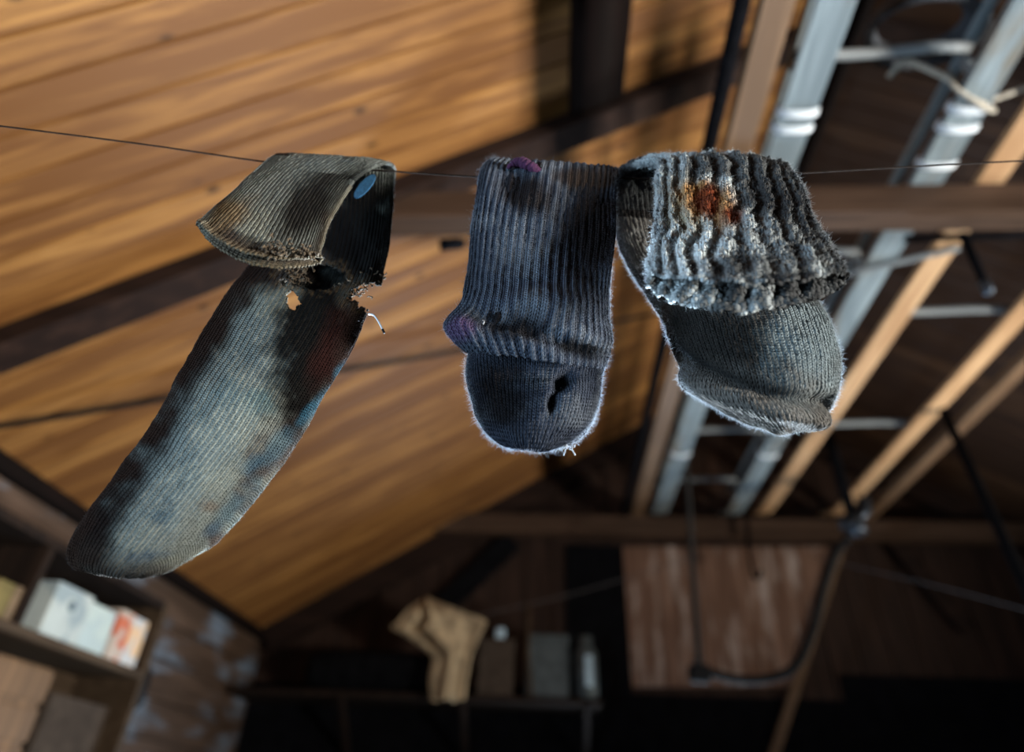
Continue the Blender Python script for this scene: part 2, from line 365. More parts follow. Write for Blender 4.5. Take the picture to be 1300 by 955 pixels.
# ------------------------------------------------------------------ things overhead
TOP = TIE_Z+TIE_H                            # top of the ties
def sledge(x0, x1, wd, y0, y1, matY, matX, name_label, cat='sledge', crossY=(), lash=(), rail=True, rail_h=.15):
    e = empty('sledge', ((x0+x1)/2, (y0+y1)/2, TOP), name_label, cat)
    for x in (x0, x1):
        n = 24; ys = np.linspace(y0, y1, n); V = []; Fs = []
        for y in ys:                         # runner, turned up a little at the far tip
            up = .25*max(0, (y-(y1-.25)))**2*4
            for dx, dz in ((-wd/2,.0),(wd/2,0),(wd/2,.022),(.012,.034),(-.012,.034),(-wd/2,.022)): V.append((x+dx, y, TOP+.002+dz+up))
        for i in range(n-1):
            for k in range(6): Fs.append((i*6+k, i*6+(k+1)%6, i*6+6+(k+1)%6, i*6+6+k))
        Fs += [(5,4,3,2,1,0), tuple((n-1)*6+k for k in range(6))]
        MB().add(V, Fs).build('runner', matY, e)
        if rail: MB().bar((x, y0+.05, TOP+rail_h+.015), (x, y1-.2, TOP+rail_h+.015), .032, .026, bev=.005).build('side_rail', matY, e)
    for y in crossY:
        zc = TOP+rail_h-.016 if rail else TOP+.05
        MB().tube([(x0+.01+(x1-x0-.02)*t, y+.01*math.sin(5*t), zc+.012*math.sin(math.pi*t)) for t in np.linspace(0,1,9)], .017, 8).build('crossbar', matX, e, True)
        if rail:
            for x in (x0, x1): MB().bar((x, y+.035, TOP+.033), (x, y+.035, TOP+rail_h+.004), .028, .030, up=(0,1,0), bev=.004).build('upright', matX, e)
    for x, y in lash:
        m2 = MB()
        for k in range(3):
            yy = y+(k-1)*.0085; m2.tube([(x+(wd/2+.005)*math.copysign(min(1,abs(1.25*math.cos(a))),math.cos(a)), yy+.004*math.sin(a), TOP+.017+.026*math.sin(a)) for a in np.linspace(0, 2*math.pi, 14)[:-1]], .0048, 6, closed=True)
        m2.build('lashing', LASH, e, True)
    return e
s1 = sledge(.735, 1.225, .098, .32, 4.42, ASH, ASH_X, 'grey weathered wooden sledge with white cord lashings lying across the roof ties', crossY=(1.06, 1.9, 2.6, 3.33, 4.0),
            lash=((.735,1.17),(.735,1.225),(1.225,1.17),(1.225,1.235),(1.225,1.37),(.735,3.38),(1.225,3.38)))
s2 = sledge(1.425, 1.90, .085, .35, 4.40, LATH, ASH_X, 'honey coloured wooden sledge lying on the roof ties right of the grey one', crossY=(1.2, 2.16, 3.1), rail=False)
tag(MB().bar((.588, .30, TOP+.022), (.588, 4.35, TOP+.022), .085, .042, bev=.004).build('plank', LATH_D), 'tan plank lying on the roof ties left of the grey sledge', 'plank')
tag(MB().bar((2.12, .30, TOP+.022), (2.12, 4.35, TOP+.022), .075, .042, bev=.004).build('plank', LATH_D), 'dull tan plank on the roof ties, outermost right beside the honey coloured sledge', 'plank')
tag(MB().tube([(.500, y, TOP+.026+.004*math.sin(3*y)) for y in np.linspace(.30, 4.35, 30)], .024, 12).build('pole', IRON, None, True), 'black pole lying on the roof ties left of the tan plank', 'pole')
# dark board under the near left slope, from behind the camera to the near rafter
a, b = PR(757, 20), PR(751, 150); px_ = (a[0]+b[0])/2; n_ = np.array((SL, 0, -1))/math.hypot(SL, 1); w2 = abs(PR(790, 60)[0]-PR(724, 60)[0])/math.cos(ANG)
pc = np.array((px_, 0, EZ+SL*(px_-EX))) + n_*.026
local_struct('trim_13', MB().obox(pc+np.array((0, (YT-.12+YN)/2, 0)), (math.cos(ANG), 0, math.sin(ANG)), (0,1,0), n_, (w2/2, (YT-.12-YN)/2, .024), .006), BEAM_Y)
# coil of black hose on the grey sledge
cx, cy, cz = PZ(1172, 36, TOP+.21); m2 = MB()
for k in range(5):
    a0 = k*1.3; m2.tube([(cx+(.150-.007*k)*math.cos(a)*1.1, cy+(.105-.004*k)*math.sin(a), cz-.025+.017*k+.006*math.sin(2*a+a0)) for a in np.linspace(0, 2*math.pi, 40)[:-1]], .012, 8, closed=True)
tag(m2.build('hose_coil', DUST, None, True), 'dusty black coil of hose lying on top of the grey sledge', 'hose')
# rope tied round the right runner
p = PZ(1222, 128, TOP); m2 = MB()
for k in range(3): m2.tube([(1.225+.062*math.cos(a)+.02*k-.02, p[1]+.03*math.cos(a)+.014*(k-1), TOP+.022+.036*math.sin(a)) for a in np.linspace(0, 2*math.pi, 18)[:-1]], .006, 6, closed=True)
m2.tube(spl([(1.17,p[1]-.03,TOP+.05),(1.11,p[1]-.04,TOP+.10),(1.06,p[1]-.035,TOP+.15),(1.02,p[1]+.0,TOP+.13)], 14), .009, 7)
m2.tube(spl([(1.27,p[1]+.01,TOP+.01),(1.33,p[1]+.0,TOP+.03),(1.38,p[1]-.01,TOP+.045)], 8), .007, 7)
tag(m2.build('rope', ROPE, None, True), 'hemp rope knotted round the right runner of the grey sledge', 'rope')
# stick behind the near tie
a, b = PZ(1078, 347, TOP-.012), PZ(1218, 315, TOP-.012)
tag(MB().tube([a+(b-a)*t for t in np.linspace(-.05,1,8)], .011, 8).build('stick', ASH_X, None, True), 'thin pale stick slung under the sledges just behind the near tie beam', 'stick')
# peg under the near tie
e = empty('iron_peg', PY(1222, 303, YT-.01), 'black iron peg with a blue grey tip hanging under the near tie beam', 'peg')
a, b = PY(1222, 298, YT-.01), PY(1254, 368, YT-.01)
MB().tube([a, (a+b)/2, b], [.014, .014, .012], 10).build('shank', IRON, e, True)
MB().tube([b+(b-a)*(-.12), b+(b-a)*.02, b+(b-a)*.06], [.0165, .0165, .012], 10).build('tip', IRONB, e, True)
# dark rod along the foot of the near tie
a, b = PY(1150, 303, YT-.012), PY(1420, 296, YT-.012)
tag(MB().tube([a, b], .011, 8).build('rod', IRON, None, True), 'dark rod running along the foot of the near tie beam', 'rod')
# nail on the far side
# gas pipe with fitting
YP = 3.55
a = PY(1085, 668, YP); top = np.array((a[0], YP, EZ+SL*min(a[0]-EX, RIGHTX-a[0])-.034))
e = empty('gas_pipe', a, 'black iron gas pipe hanging from the roof with a blue grey valve at its end', 'pipe')
MB().tube([top, a+np.array((0,0,.02))], .030, 12).build('pipe', IRON, e, True)
MB().tube([a+np.array((0,0,.05)), a+np.array((0,0,.03)), a+np.array((0,0,-.035)), a+np.array((0,0,-.05))], [.036,.054,.06,.036], 14).build('fitting', IRONB, e, True)
q = a+np.array((.085, -.01, .115)); MB().tube([a+np.array((0,0,.03)), a+np.array((.05,-.005,.055)), q+np.array((0,0,-.03)), q+np.array((0,0,.045))], [.024,.024,.028,.034], 12).build('valve', IRONB, e, True)
MB().tube([a+np.array((-.07,-.01,.04)), a+np.array((-.065,-.01,-.01)), a+np.array((-.01,0,-.02))], [.022,.026,.02], 12).build('elbow', IRONB, e, True)
# hose from the fitting
pts = [PY(1078, 682, YP), PY(1062, 702, YP+.05), PY(1046, 745, YP+.1), PY(1032, 800, YP+.15), PY(1010, 845, YP+.2), PY(975, 862, YP+.22), PY(930, 862, YP+.22), PY(893, 850, YP+.22)]
tag(MB().tube(spl(pts, 50), .022, 9).build('hose', RUBBER, None, True), 'black hose curving down from the gas pipe fitting', 'hose')
# cord hanging to a black block
zc = PY(872, 560, 3.2)
pts = [PY(862, 480, 3.6), PY(871, 590, 3.6), PY(878, 700, 3.6), PY(888, 848, 3.6)]
tag(MB().tube(spl(pts, 20), .016, 8).build('cord', CORD, None, True), 'dark straight cord hanging from the far tie beam in front of the brown panel', 'cord')
c = PY(888, 856, 3.6); e = empty('pulley_block', c, 'small black pulley block hanging at the end of the dark cord', 'pulley')
MB().obox(c, (1,0,0), (0,1,0), (0,0,1), (.055,.03,.04), .012).build('block', RUBBER, e)
MB().tube([c+np.array((.018*math.cos(t),0,.05+.018*math.sin(t))) for t in np.linspace(0,2*math.pi,16)[:-1]], .006, 6, closed=True).build('ring', IRONB, e, True)
# vertical pipe on the right
a = PZ(1197, 520, TOP+.004); b = PY(1312, 765, a[1])
tag(MB().tube([a, (a+b)/2, b, b+(b-a)], .022, 10).build('pole', IRON, None, True), 'dark thin pole hanging slanted below the honey coloured sledge at right', 'pole')
# hook under the far tie
e0 = YF-.16; pts = [PY(948, 648, e0-.1), PY(950, 690, e0-.1), PY(955, 728, e0-.1), PY(962, 734, e0-.1), PY(966, 724, e0-.1)]
tag(MB().tube(spl(pts, 18), .012, 8).build('hook', IRON, None, True), 'small dark hook hanging below the far tie beam', 'hook')
# cable stretched across under the left slope
a = PR(-45, 549, .985); b = PR(592, 444, .95); c = PR(835, 398, .93)
tag(MB().tube(spl([a, PR(270, 497, .955), b, c], 40), .010, 8).build('cable', RUBBER, None, True), 'black cable stretched across below the left roof slope', 'cable')
# thin grey lines
a, b = PY(520, 800, 4.25), PY(880, 708, 4.2)
tag(MB().tube(spl([a, PY(715, 757, 4.22), b], 20), .0025, 6).build('cord', GREYC, None, True), 'thin grey cord rising from the shelf past the black recess board', 'cord')
a, b = PY(1035, 708, 4.1), PY(1330, 782, 3.2)
tag(MB().tube(spl([a, PY(1180, 742, 3.6), b], 20), .003, 6).build('cord', GREYC, None, True), 'thin grey cord sagging to the right below the far tie beam', 'cord')
# iron knob on the near rafter behind the first sock
a = PY(572, 311, 1.28); tag(MB().tube([a+np.array((-.03,0,0)), a+np.array((.02,0,.004)), a+np.array((.04,.0,.006))], [.017,.017,.012], 10).build('bolt', IRON, None, True), 'black bolt end under the near rafter between the first two socks', 'bolt')

# ------------------------------------------------------------------ far wall: panel, shelf and gear
YG = YF-.0325
V = [PY(790, 694, YG), PY(1062, 694, YG), PY(1006, 872, YG), PY(789, 872, YG)]; V = [np.array(v) for v in V]; V += [v+np.array((0,.012,0)) for v in V]
tag(MB().add(V, [(3,2,1,0),(4,5,6,7),(0,1,5,4),(1,2,6,5),(2,3,7,6),(3,0,4,7)]).build('panel', PANEL), 'scuffed brown wooden panel standing against the far gable wall', 'panel')
ba, bb = PY(1068, 694, YG-.0182), PY(1008, 880, YG-.0182); bb = ba+(bb-ba)*((ba[2]-.02)/(ba[2]-bb[2]))
tag(MB().bar(ba, bb, .055, .035, up=(0,1,0), bev=.004).build('batten', LATH_D), 'slanting pale batten along the right edge of the brown panel', 'batten')
zs = PY(600, 886, 4.2)[2]; ysF = 4.09
e = empty('gear_shelf', (-.6, 4.25, zs), 'dark wall shelf under the far rafter carrying a cloth, tins and boxes', 'shelf')
MB().box((EX+.03, ysF, zs-.03), (.28, YF-.03, zs), .004).build('board', DARKW, e)
for x in (-1.2, -.5, .2): MB().bar((x, ysF+.04, zs-.03), (x, YF-.03, zs-.3), .03, .035, up=(1,0,0), bev=.003).build('bracket', DARKW, e)
def crate(name, x0, x1, y0, y1, h, mat, label, cat, lid=None):
    e = empty(name, ((x0+x1)/2, (y0+y1)/2, zs), label, cat)
    MB().box((x0, y0, zs+.001), (x1, y1, zs+h), .006).build('body', mat, e)
    if lid: MB().box((x0-.006, y0-.006, zs+h-.025), (x1+.006, y1+.006, zs+h+.006), .005).build('lid', lid, e)
    return e
def xs(px, y=4.15): return PY(px, 840, y)[0]
def hz(py, y=4.15): return PY(640, py, y)[2]-zs
crate('cardboard_box', xs(608), xs(652), 4.1, 4.3, hz(815), BROWNBOX, 'brown box on the dark shelf right of the buff cloth', 'box', BROWNBOX)
crate('tin', xs(668), xs(722), 4.14, 4.30, hz(806), TIN, 'grey green tin on the dark shelf left of the pale glass jar', 'tin', TIN)
e = empty('jar', (xs(744), 4.15, zs), 'pale blue enamel jar standing at the right end of the dark shelf', 'jar')
h = hz(806); r = .065; prof = [(0,.75),(.02,1),(h*.72,1),(h*.84,.7),(h*.9,.62),(h,.66)]
MB().tube([(e.location[0], 4.15, zs+.001+a) for a, b in prof], [r*b for a, b in prof], 20).build('body', TIN, e, True)
MB().obox((e.location[0]+.012, 4.15-r-.001, zs+h*.42), (1,0,0), (0,1,0), (0,0,1), (.022,.003,h*.24), .003).build('glint_strip', GLASSY, e)  # pale strip on the jar, a glint put into colour
c = PY(634, 812, 4.13); tag(MB().box((c[0]-.025, 4.13, zs+hz(815)+.007), (c[0]+.03, 4.19, zs+hz(800)+.01), .008).build('enamel_cup', GLASSY), 'small pale blue cup on top of the brown box', 'cup')
# a stick in front of the tin
tag(MB().tube([np.array((PY(674, 880, 4.115)[0], 4.115, zs+.001)), PY(670, 830, 4.115), PY(671, 768, 4.115)], [.012,.012,.014], 8).build('brush_handle', SHELFW, None, True), 'upright wooden handle in front of the grey green tin', 'handle')
# dark bedroll under the cloth
bx0, bx1 = xs(392), xs(548); m2 = MB(); n = 26; pts = []; rr = []
for t in np.linspace(0, 1, n): pts.append((bx0+(bx1-bx0)*t, 4.22, zs+.121)); rr.append(.114*(1-.25*(abs(2*t-1))**6)+.003*math.sin(40*t))
m2.tube(pts, rr, 24)
tag(m2.build('bedroll', MATT_BLACK, None, True), 'black rolled bundle on the dark shelf left of the buff cloth', 'bedroll')
# buff cloth hung over the roll
def cloth():
    nu, nv = 44, 60; V = []; Fs = []
    rows = [(759,538,545),(768,524,563),(778,511,588),(789,503,614),(797,496,613),(808,518,609),(820,535,605),(835,550,601),(862,545,596),(890,545,592)]
    R = spl(np.array(rows, float), nv)
    for i in range(nv):
        py, l, r = R[i]; v = i/(nv-1)
        for j in range(nu):
            u = j/(nu-1); px = l+(r-l)*u; tilt = 28*smooth3(v, 0, .12)*(1-v)*.0
            fold = .028*math.sin(u*9+1.2*v+.6*math.sin(4*v))*(.35+v*.8) + .012*math.sin(u*23+3*v)
            crease = -.085*math.exp(-((u-.40+.25*v)/.06)**2)*(1-smooth3(v,.6,.8))
            yy = 4.0 - .02*math.sin(math.pi*u) + fold*.6 - crease*.8 + .10*(1-smooth3(v, 0, .22))
            V.append(PY(px+2.5*math.sin(7*v+5*u), py+1.5*math.sin(11*u), yy))
    for i in range(nv-1):
        for j in range(nu-1): Fs.append((i*nu+j, i*nu+j+1, (i+1)*nu+j+1, (i+1)*nu+j))
    o = MB().add(V, Fs).build('cloth', HIDE, None, True)
    md = o.modifiers.new('thickness', 'SOLIDIFY'); md.thickness = .004
    return tag(o, 'crumpled buff cloth hanging over the front of the dark shelf', 'cloth')
cloth()

# ------------------------------------------------------------------ left wall shelf with books
SX = EX+.27                                   # front of the shelf unit
def sy(px, py): return PX(px, py, SX)
b0 = sy(175, 850); zb = b0[2]; yend = sy(207, 780)[1]; zt = sy(60, 676)[2]
e = empty('bookshelf', (EX, 1.7, zb), 'brown wooden shelf unit standing against the left wall holding white books', 'shelf')
MB().box((EX+.001, .9, zb-.028), (SX, yend, zb), .003).build('board', SHELFW, e)
MB().box((EX+.001, .9, zt-.028), (SX, yend, zt), .003).build('board', DARKW, e)
MB().box((EX+.001, yend, .001), (SX, yend+.03, zt), .003).build('end_panel', SHELFW, e)
yd = sy(45, 740)[1]; MB().box((EX+.006, yd, zb), (SX-.004, yd+.028, zt-.028), .003).build('divider', DARKW, e)
MB().box((EX+.001, .9, zb-.42), (SX-.06, yend, zb-.40), .003).build('board', SHELFW, e)
MB().box((EX+.001, .9, zb-.40), (EX+.006, yend, zt-.03)).build('back_panel', SHELFW, e)
def bookmat(i, col, spots=(.55,.25,.12)):
    m, nt, b = newmat('book cover %d' % i); tc = N(nt, 'ShaderNodeTexCoord'); n = N(nt, 'ShaderNodeTexNoise', i_Scale=11.+i, i_Detail=2.); nt.links.new(tc.outputs['Object'], n.inputs['Vector'])
    c = np.array(col); r = ramp(nt, n.outputs[0], [(.43, spots), (.50, c*.9), (.7, c)]); nt.links.new(r.outputs[0], b.inputs['Base Color']); b.inputs['Roughness'].default_value = .5; return m
DISC = plain('dark ink disc', (.08,.13,.16), .5, 0, .2, 40)
PAGES = plain('page edges', (.6,.57,.5), .8, 0, .15, 60)
books = [((52,100), 735, (.50,.55,.53), (.30,.36,.38), 'white book with a dark round mark, leftmost on the wall shelf'),
         ((101,136), 757, (.48,.57,.57), (.5,.58,.55), 'pale greenish white book second from left on the wall shelf'),
         ((137,155), 762, (.55,.45,.38), (.55,.13,.06), 'white book with red and orange marks on the wall shelf'),
         ((156,176), 772, (.60,.60,.60), (.75,.5,.3), 'white book at the right end of the row on the wall shelf')]
for i, ((p0, p1), ptop, col, sp, lab) in enumerate(books):
    f = lambda px: sy(px, 785+(px/175)*65)[1]
    y0, y1 = f(p0), f(p1)-.003; zh = sy((p0+p1)/2, ptop+ (4 if i else 0))[2]; xd = SX-.012-.01*(i % 2)
    e = empty('book', (xd-.08, (y0+y1)/2, zb), lab, 'book', 'white books on the wall shelf')
    bm = bookmat(i, col, sp); t = .004
    for yy in (y0+t/2, y1-t/2): MB().box((xd-.16, yy-t/2, zb+.001), (xd, yy+t/2, zh), .001).build('cover', bm, e)
    MB().box((xd-.004, y0+t, zb+.001), (xd+.002, y1-t, zh), .002).build('spine', bm, e)
    if i == 0: MB().tube([np.array((xd+.0015, (y0+y1)/2, zh-.055)), np.array((xd+.0045, (y0+y1)/2, zh-.055))], .017, 20).build('round_mark', DISC, e)
    MB().box((xd-.155, y0+t, zb+.004), (xd-.004, y1-t, zh-.004)).build('pages', PAGES, e)
# small packets left of the divider
BOXMATS = [plain('yellow packet', (.16,.12,.035), .6, 0, .2, 30), plain('brown packet', (.17,.11,.06), .6, 0, .2, 30)]
for i, (p0, p1, pt, lab) in enumerate(((-14, 9, 728, 'dark yellow packet left of the divider on the wall shelf'), (11, 30, 738, 'brown packet just left of the dark divider on the wall shelf'))):
    f = lambda px: sy(px, 785+(px/175)*65)[1]
    tag(MB().box((SX-.11, f(p0), zb+.001), (SX-.02, min(f(p1), yd-.003), sy((p0+p1)/2, pt)[2]), .004).build('packet', BOXMATS[i]), lab, 'packet', 'packets on the wall shelf')
# boxes on the lower board
f = lambda px: PX(px, 850, SX-.06)[1]
for i, (p0, p1, hh, m_, lab) in enumerate(((-60, 72, .33, CRATEW, 'orange wooden crate on the lower board of the wall shelf'), (84, 172, .27, BROWNBOX, 'brown cardboard box beside the orange crate on the lower shelf'))):
    y0, y1 = f(p0), min(f(p1), yend-.02); e = empty('crate' if i == 0 else 'cardboard_box', (SX-.15, (y0+y1)/2, zb-.40), lab, 'crate' if i == 0 else 'box')
    MB().box((EX+.03, y0, zb-.399), (SX-.07, y1, zb-.40+hh), .004).build('body', m_, e)
    for s in range(3 if i == 0 else 1): MB().box((SX-.069, y0, zb-.39+s*.11), (SX-.060, y1, zb-.39+s*.11+(.09 if i == 0 else .03)), .002).build('slat' if i == 0 else 'flap', m_, e)
# bag and pale rag on the left wall by the corner
c = PX(352, 846, EX+.06)
V = [c+np.array((.0,.0,0))]
tag(MB().tube([c+np.array((0,-.10,-.16)), c+np.array((0,-.05,-.04)), c+np.array((0,.02,.02)), c+np.array((.02,.08,.0)), c+np.array((.03,.10,-.1))], [.035,.045,.05,.04,.03], 12).build('rag', plain('pale blue rag', (.38,.46,.55), .8, 0, .3, 12, .3), None, True), 'pale blue rag hanging on the left wall near the far corner', 'rag')
c = np.array((SX-.07, yend+.03+.0545, PX(190, 862, SX-.07)[2]))
tag(MB().tube([c+np.array((0,-.05,.07)), c+np.array((0,-.02,.05)), c+np.array((0,0,.0)), c+np.array((0,0,-.10)), c+np.array((0,0,-.13))], [.012,.03,.055,.056,.03], 18).build('black_bag', RUBBER, None, True), 'small black bag hanging on the end panel of the shelf unit', 'bag')
# ------------------------------------------------------------------ the three socks and their line
def PS(px, py, Y): return PY(px, py, Y-.045+.11*(py-205)/515)   # the stiff socks lean a little away from the camera
def sweep(stations, nu, nv, vsplit=None):
    """stations: (left, middle, right, half-thickness); each point (px, py, distance). Returns grid and frames."""
    S = []
    for L, Mid, R, th in stations:
        l, r = PS(*L), PS(*R); m = PS(*Mid) if Mid else (l+r)/2
        S.append(np.concatenate([l, m, r, [th]]))
    S = np.array(S); seg = np.concatenate([[0], np.cumsum(np.linalg.norm(np.diff(S[:, 3:6], axis=0), axis=1)+1e-4)])
    # even spacing along the length
    fine = spl(S, 4000); d = np.concatenate([[0], np.cumsum(np.linalg.norm(np.diff(fine[:, 3:6], axis=0), axis=1))])
    t = np.linspace(0, d[-1], nv); Q = np.stack([np.interp(t, d, fine[:, k]) for k in range(10)], 1)
    l, m, r, th = Q[:, 0:3], Q[:, 3:6], Q[:, 6:9], Q[:, 9]
    T = np.gradient(m, axis=0); T /= np.linalg.norm(T, axis=1)[:, None]
    A = r-l; A /= np.linalg.norm(A, axis=1)[:, None]
    Nn = np.cross(T, A); Nn /= np.linalg.norm(Nn, axis=1)[:, None]
    # smooth normals along v so that the fold turns evenly
    k = np.ones(7)/7
    for c in range(3): Nn[:, c] = np.convolve(np.pad(Nn[:, c], 3, mode='edge'), k, 'valid')
    Nn /= np.linalg.norm(Nn, axis=1)[:, None]
    ph = 2*np.pi*np.arange(nu)/nu; w_ = np.cos(ph)          # -1..1 across
    prof = np.sign(np.sin(ph))*np.abs(np.sin(ph))**.75
    q0 = ((w_-1)*w_/2); q1 = 1-w_**2; q2 = ((w_+1)*w_/2)
    P = l[:, None]*q0[None, :, None] + m[:, None]*q1[None, :, None] + r[:, None]*q2[None, :, None]
    P = P + Nn[:, None]*(th[:, None]*prof[None])[:, :, None]
    return P, d[-1], t, Q
def grid_normals(P):
    du = np.roll(P, -1, 1)-np.roll(P, 1, 1); dv = np.gradient(P, axis=0); n = np.cross(du, dv); ln = np.linalg.norm(n, axis=2); ln[ln < 1e-12] = 1
    return n/ln[:, :, None]
def px_of(P):
    q = P-np.array((0, 0, H0)); c = q[..., 0:1]*CXX + q[..., 1:2]*CD + q[..., 2:3]*CU
    return CX+F*c[..., 0]/c[..., 2], CY+F*c[..., 1]/c[..., 2]
def blob(x, y, cx_, cy_, rx, ry, ang=0, soft=.35, seed=1, rag=.5):
    """ragged spot, 1 inside 0 outside"""
    a = math.radians(ang); dx, dy = x-cx_, y-cy_; u = (dx*math.cos(a)+dy*math.sin(a))/rx; v = (-dx*math.sin(a)+dy*math.cos(a))/ry
    d = np.sqrt(u*u+v*v) + rag*(fbm(x/22.+9, y/22.+5, seed, 4)-.5)*1.4
    return 1-smooth3(d, 1-soft, 1+soft)
def grid_object(name, P, keep, color, uv, mat, parent, close_end=True, thick=.0022):
    nv, nu = P.shape[:2]; idx = np.arange(nv*nu).reshape(nv, nu)
    a = idx[:-1]; b = np.roll(idx, -1, 1)[:-1]; c = np.roll(idx, -1, 1)[1:]; d = idx[1:]
    Fq = np.stack([a, b, c, d], 2).reshape(-1, 4)
    kf = keep[:-1]; Fq = Fq[kf.reshape(-1)]
    V = P.reshape(-1, 3) - np.array(parent.location)
    me = bpy.data.meshes.new(name)
    me.vertices.add(len(V)); me.vertices.foreach_set('co', V.ravel())
    me.loops.add(len(Fq)*4); me.loops.foreach_set('vertex_index', Fq.ravel())
    me.polygons.add(len(Fq)); me.polygons.foreach_set('loop_start', np.arange(0, len(Fq)*4, 4)); me.polygons.foreach_set('loop_total', np.full(len(Fq), 4))
    me.polygons.foreach_set('use_smooth', np.ones(len(Fq), bool))
    me.update(calc_edges=True)
    ca = me.color_attributes.new('wool', 'FLOAT_COLOR', 'POINT'); ca.data.foreach_set('color', np.concatenate([color.reshape(-1, 3), np.ones((nv*nu, 1))], 1).ravel())
    u2 = me.attributes.new('knit', 'FLOAT_VECTOR', 'POINT'); u2.data.foreach_set('vector', np.concatenate([uv.reshape(-1, 2), np.zeros((nv*nu, 1))], 1).ravel())
    me.materials.append(mat); o = bpy.data.objects.new(name, me); COL.objects.link(o); o.parent = parent
    if thick:
        md = o.modifiers.new('wool thickness', 'SOLIDIFY'); md.thickness = thick; md.offset = -1; md.use_rim = True
    return o
def wool(name, stitch=.5, rough=.95, sheen=.25):
    m, nt, b = newmat(name); L = nt.links
    at = N(nt, 'ShaderNodeAttribute', attribute_name='wool'); kn = N(nt, 'ShaderNodeAttribute', attribute_name='knit'); tc = N(nt, 'ShaderNodeTexCoord')
    sx = N(nt, 'ShaderNodeSeparateXYZ'); L.new(kn.outputs['Vector'], sx.inputs[0])
    def mth(op, a, b_=None, v=None):
        n = N(nt, 'ShaderNodeMath', operation=op); L.new(a, n.inputs[0])
        if b_ is not None: L.new(b_, n.inputs[1])
        if v is not None: n.inputs[1].default_value = v
        return n.outputs[0]
    # V shaped stitches: column u, row v shifted by the distance to the column's middle
    fu = mth('PINGPONG', sx.outputs[0], v=.5); sh = mth('MULTIPLY', fu, v=1.3)
    vv = mth('ADD', sx.outputs[1], sh); sn = mth('SINE', mth('MULTIPLY', vv, v=2*math.pi))
    cs = mth('SINE', mth('MULTIPLY', fu, v=2*math.pi))
    nz = N(nt, 'ShaderNodeTexNoise', i_Scale=1400., i_Detail=3.); L.new(tc.outputs['Object'], nz.inputs['Vector'])
    h = mth('ADD', mth('MULTIPLY', sn, v=.5), cs); h = mth('ADD', h, mth('MULTIPLY', nz.outputs[0], v=1.2))
    bp = N(nt, 'ShaderNodeBump', i_Strength=stitch, i_Distance=.0014); L.new(h, bp.inputs['Height']); L.new(bp.outputs[0], b.inputs['Normal'])
    n2 = N(nt, 'ShaderNodeTexNoise', i_Scale=500., i_Detail=4.); L.new(tc.outputs['Object'], n2.inputs['Vector'])
    mr = N(nt, 'ShaderNodeMapRange'); L.new(n2.outputs[0], mr.inputs[0]); mr.inputs[1].default_value = .3; mr.inputs[2].default_value = .7; mr.inputs[3].default_value = .72; mr.inputs[4].default_value = 1.25
    vm = N(nt, 'ShaderNodeVectorMath', operation='SCALE'); L.new(at.outputs['Color'], vm.inputs[0]); L.new(mr.outputs[0], vm.inputs['Scale'])
    L.new(vm.outputs[0], b.inputs['Base Color']); b.inputs['Roughness'].default_value = rough; b.inputs['Specular IOR Level'].default_value = .04
    b.inputs['Sheen Weight'].default_value = sheen; b.inputs['Sheen Roughness'].default_value = .45; b.inputs['Sheen Tint'].default_value = (.8,.9,1,1)
    return m
def fuzz_mat(name, col):
    m, nt, b = newmat(name); out = [n for n in nt.nodes if n.type == 'OUTPUT_MATERIAL'][0]; nt.nodes.remove(b)
    at = N(nt, 'ShaderNodeAttribute', attribute_name='wool'); a = N(nt, 'ShaderNodeBsdfDiffuse'); tr = N(nt, 'ShaderNodeBsdfTranslucent'); nt.links.new(at.outputs['Color'], a.inputs[0]); nt.links.new(at.outputs['Color'], tr.inputs[0])
    mx = N(nt, 'ShaderNodeMixShader'); mx.inputs[0].default_value = .55
    nt.links.new(a.outputs[0], mx.inputs[1]); nt.links.new(tr.outputs[0], mx.inputs[2]); nt.links.new(mx.outputs[0], out.inputs[0]); return m
